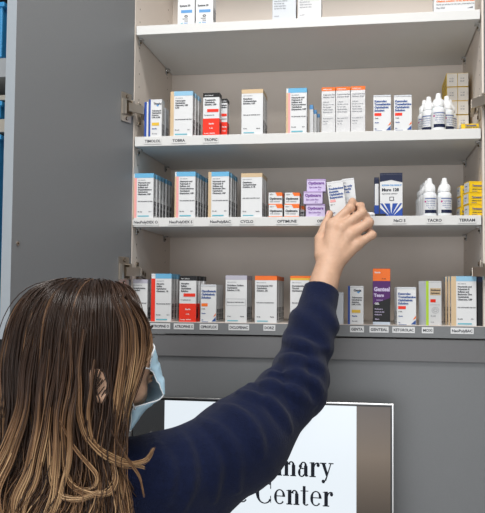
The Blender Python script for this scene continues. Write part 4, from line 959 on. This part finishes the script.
for k_,(fx,fy,fz,am_) in enumerate(((14,9,19,.010),(31,22,33,.005),(50,40,61,.0022))):
    w_=np.sin(flat[:,0]*fx+flat[:,1]*fy+flat[:,2]*fz+k_*1.7); flat=flat+(am_*w_*ht)[:,None]*HB[:,0][None]; w_=np.cos(flat[:,0]*fy-flat[:,1]*fx+flat[:,2]*fz*.9+k_); flat=flat+(am_*.7*w_*ht)[:,None]*HB[:,1][None]
mv=np.where(np.abs(dx)<gm*2,np.sign(dx)*(gm-np.abs(dx)*.5),0); flat=flat+mv[:,None]*HB[:,0][None]
for _ in range(2):   # keep strands outside the clothes
    dd=sweater_base(flat); e=.003; G_=np.stack([(sweater_base(flat+np.eye(3)[i]*e)-dd)/e for i in range(3)],-1); G_/=np.linalg.norm(G_,axis=1)[:,None]+1e-9
    push=np.clip(.009-dd,0,.05); flat=flat+G_*push[:,None]
Q=flat.reshape(S,NS,3)
tang=np.gradient(Q,axis=1); tang/=np.linalg.norm(tang,axis=2)[...,None]+1e-9
ref=V((.3,.9,.1)); A=np.cross(tang,ref); A/=np.linalg.norm(A,axis=2)[...,None]+1e-9; Bv=np.cross(tang,A)
rad=.00085*(1-.75*np.clip((np.linspace(0,1,NS)-.7)/.3,0,1)); k=3
ring=[Q+(A*math.cos(2*PI*j/k)+Bv*math.sin(2*PI*j/k))*rad[None,:,None] for j in range(k)]
verts=np.stack(ring,2).reshape(-1,3)-off   # s,n,k
tone=np.repeat(np.array(TT)[:,:,None],k,2).ravel()
base=(np.arange(S)[:,None]*NS+np.arange(NS-1)[None])*k
fl=[]
for j in range(k): j2=(j+1)%k; fl.append(np.stack([base+j,base+j2,base+k+j2,base+k+j],-1).reshape(-1,4))
Fq=np.concatenate(fl)
# scalp under-layer so no bare skin shows through
def cap_sdf(P):
    q=np.stack([(P-H)@fwd,(P-H)@hy,P[:,2]-H[2]],1)
    d=ell(q,(-.012,0,.018),(.110,.086,.092)); 
    b2=smin(ell(q,(-.055,0,-.10),(.068,.080,.17)),d,.03)
    b2=smax(b2,-(((q-V((.052,0,.040)))@V((-.80,0,.6)))),.01)   # opens at the face
    b2=smax(b2,-ell(q,(-.013,-.10,-.045),(.024,.075,.04)),.008)
    return b2-.0015*np.sin(q[:,1]*300+q[:,0]*120)
cap_o=sdf_mesh(cap_sdf,H-V((.22,.22,.30)),H+V((.2,.2,.14)),.004,'cap_tmp','hair',None)
cm=cap_o.data; nc=len(cm.vertices); cvs=np.empty(nc*3); cm.vertices.foreach_get('co',cvs); cvs=cvs.reshape(-1,3)-off
cf=np.empty(len(cm.polygons)*4,dtype=np.int32); cm.loops.foreach_get('vertex_index',cf); cf=cf.reshape(-1,4)
bpy.data.objects.remove(cap_o)
allv=np.concatenate([verts,cvs]); allf=np.concatenate([Fq,cf+len(verts)]); tone=np.concatenate([tone,np.full(nc,.08)])
me=bpy.data.meshes.new('hair'); me.vertices.add(len(allv)); me.vertices.foreach_set('co',allv.ravel().astype(np.float32))
me.loops.add(len(allf)*4); me.loops.foreach_set('vertex_index',allf.ravel().astype(np.int32)); me.polygons.add(len(allf)); me.polygons.foreach_set('loop_start',(np.arange(len(allf))*4).astype(np.int32))
me.polygons.foreach_set('use_smooth',np.ones(len(allf),bool)); me.update(calc_edges=True)
at_=me.attributes.new('tone','FLOAT','POINT'); at_.data.foreach_set('value',np.clip(tone,0,1).astype(np.float32)); me.materials.append(hm)
ho=bpy.data.objects.new('hair',me); C.collection.objects.link(ho); ho.parent=per; ho['label']='long brown hair with blonde streaks'
# ------------------------------------------------------------- cartons in the hand
def held(c4,Y,name_label,lines,d=.028,tagc='pink'):
    # c4: top-left, top-right, bottom-left in the picture, on the plane Y
    a=PY(*c4[2],Y);tl_=PY(*c4[0],Y);tr_=PY(*c4[1],Y)
    up=(tl_-a); h=up.length; up.normalize(); rt=(tr_-tl_); rt-=up*rt.dot(up); w=rt.length; rt.normalize(); fw=up.cross(rt)
    s=('paper',flines(lines,.08,.76,.085,.0060,'inkblue',.03)+[('r',.08,.42,.40,.47,tagc),('t','0.1 g',.08,.31,.0045,'ink',.01),('t','NDC',.08,.87,.003,'inkgrey'),('r',.10,.3,.08,.1,'inkblue')],[('v','OPHTHALMIC SOLN',.55,.3,.006,'inkgrey',.02)]+barcode(.2,.8,.05,.25,8),[('r',0,1,0,1,'paper2')])
    o=fallcarton(w,h,d,s[0],s[1],s[2],None,s[3]).build('medicine_carton'); 
    o.matrix_world=Matrix(((rt.x,fw.x,up.x,a.x),(rt.y,fw.y,up.y,a.y),(rt.z,fw.z,up.z,a.z),(0,0,0,1)))
    tag(o,name_label,'medicine box')
held([(326.5,182.3),(342.8,180.3),(330.8,216.5)],-.040,'white carton with blue lettering held tilted between thumb and fingers',['Prednisolone','Acetate','Ophthalmic','Suspension'])
held([(341.5,179.2),(354.2,180.5),(345,214)],-.008,'white carton held behind the tilted blue-lettered one',['Rx only','Sterile','5 mL'],d=.026,tagc='paper2')
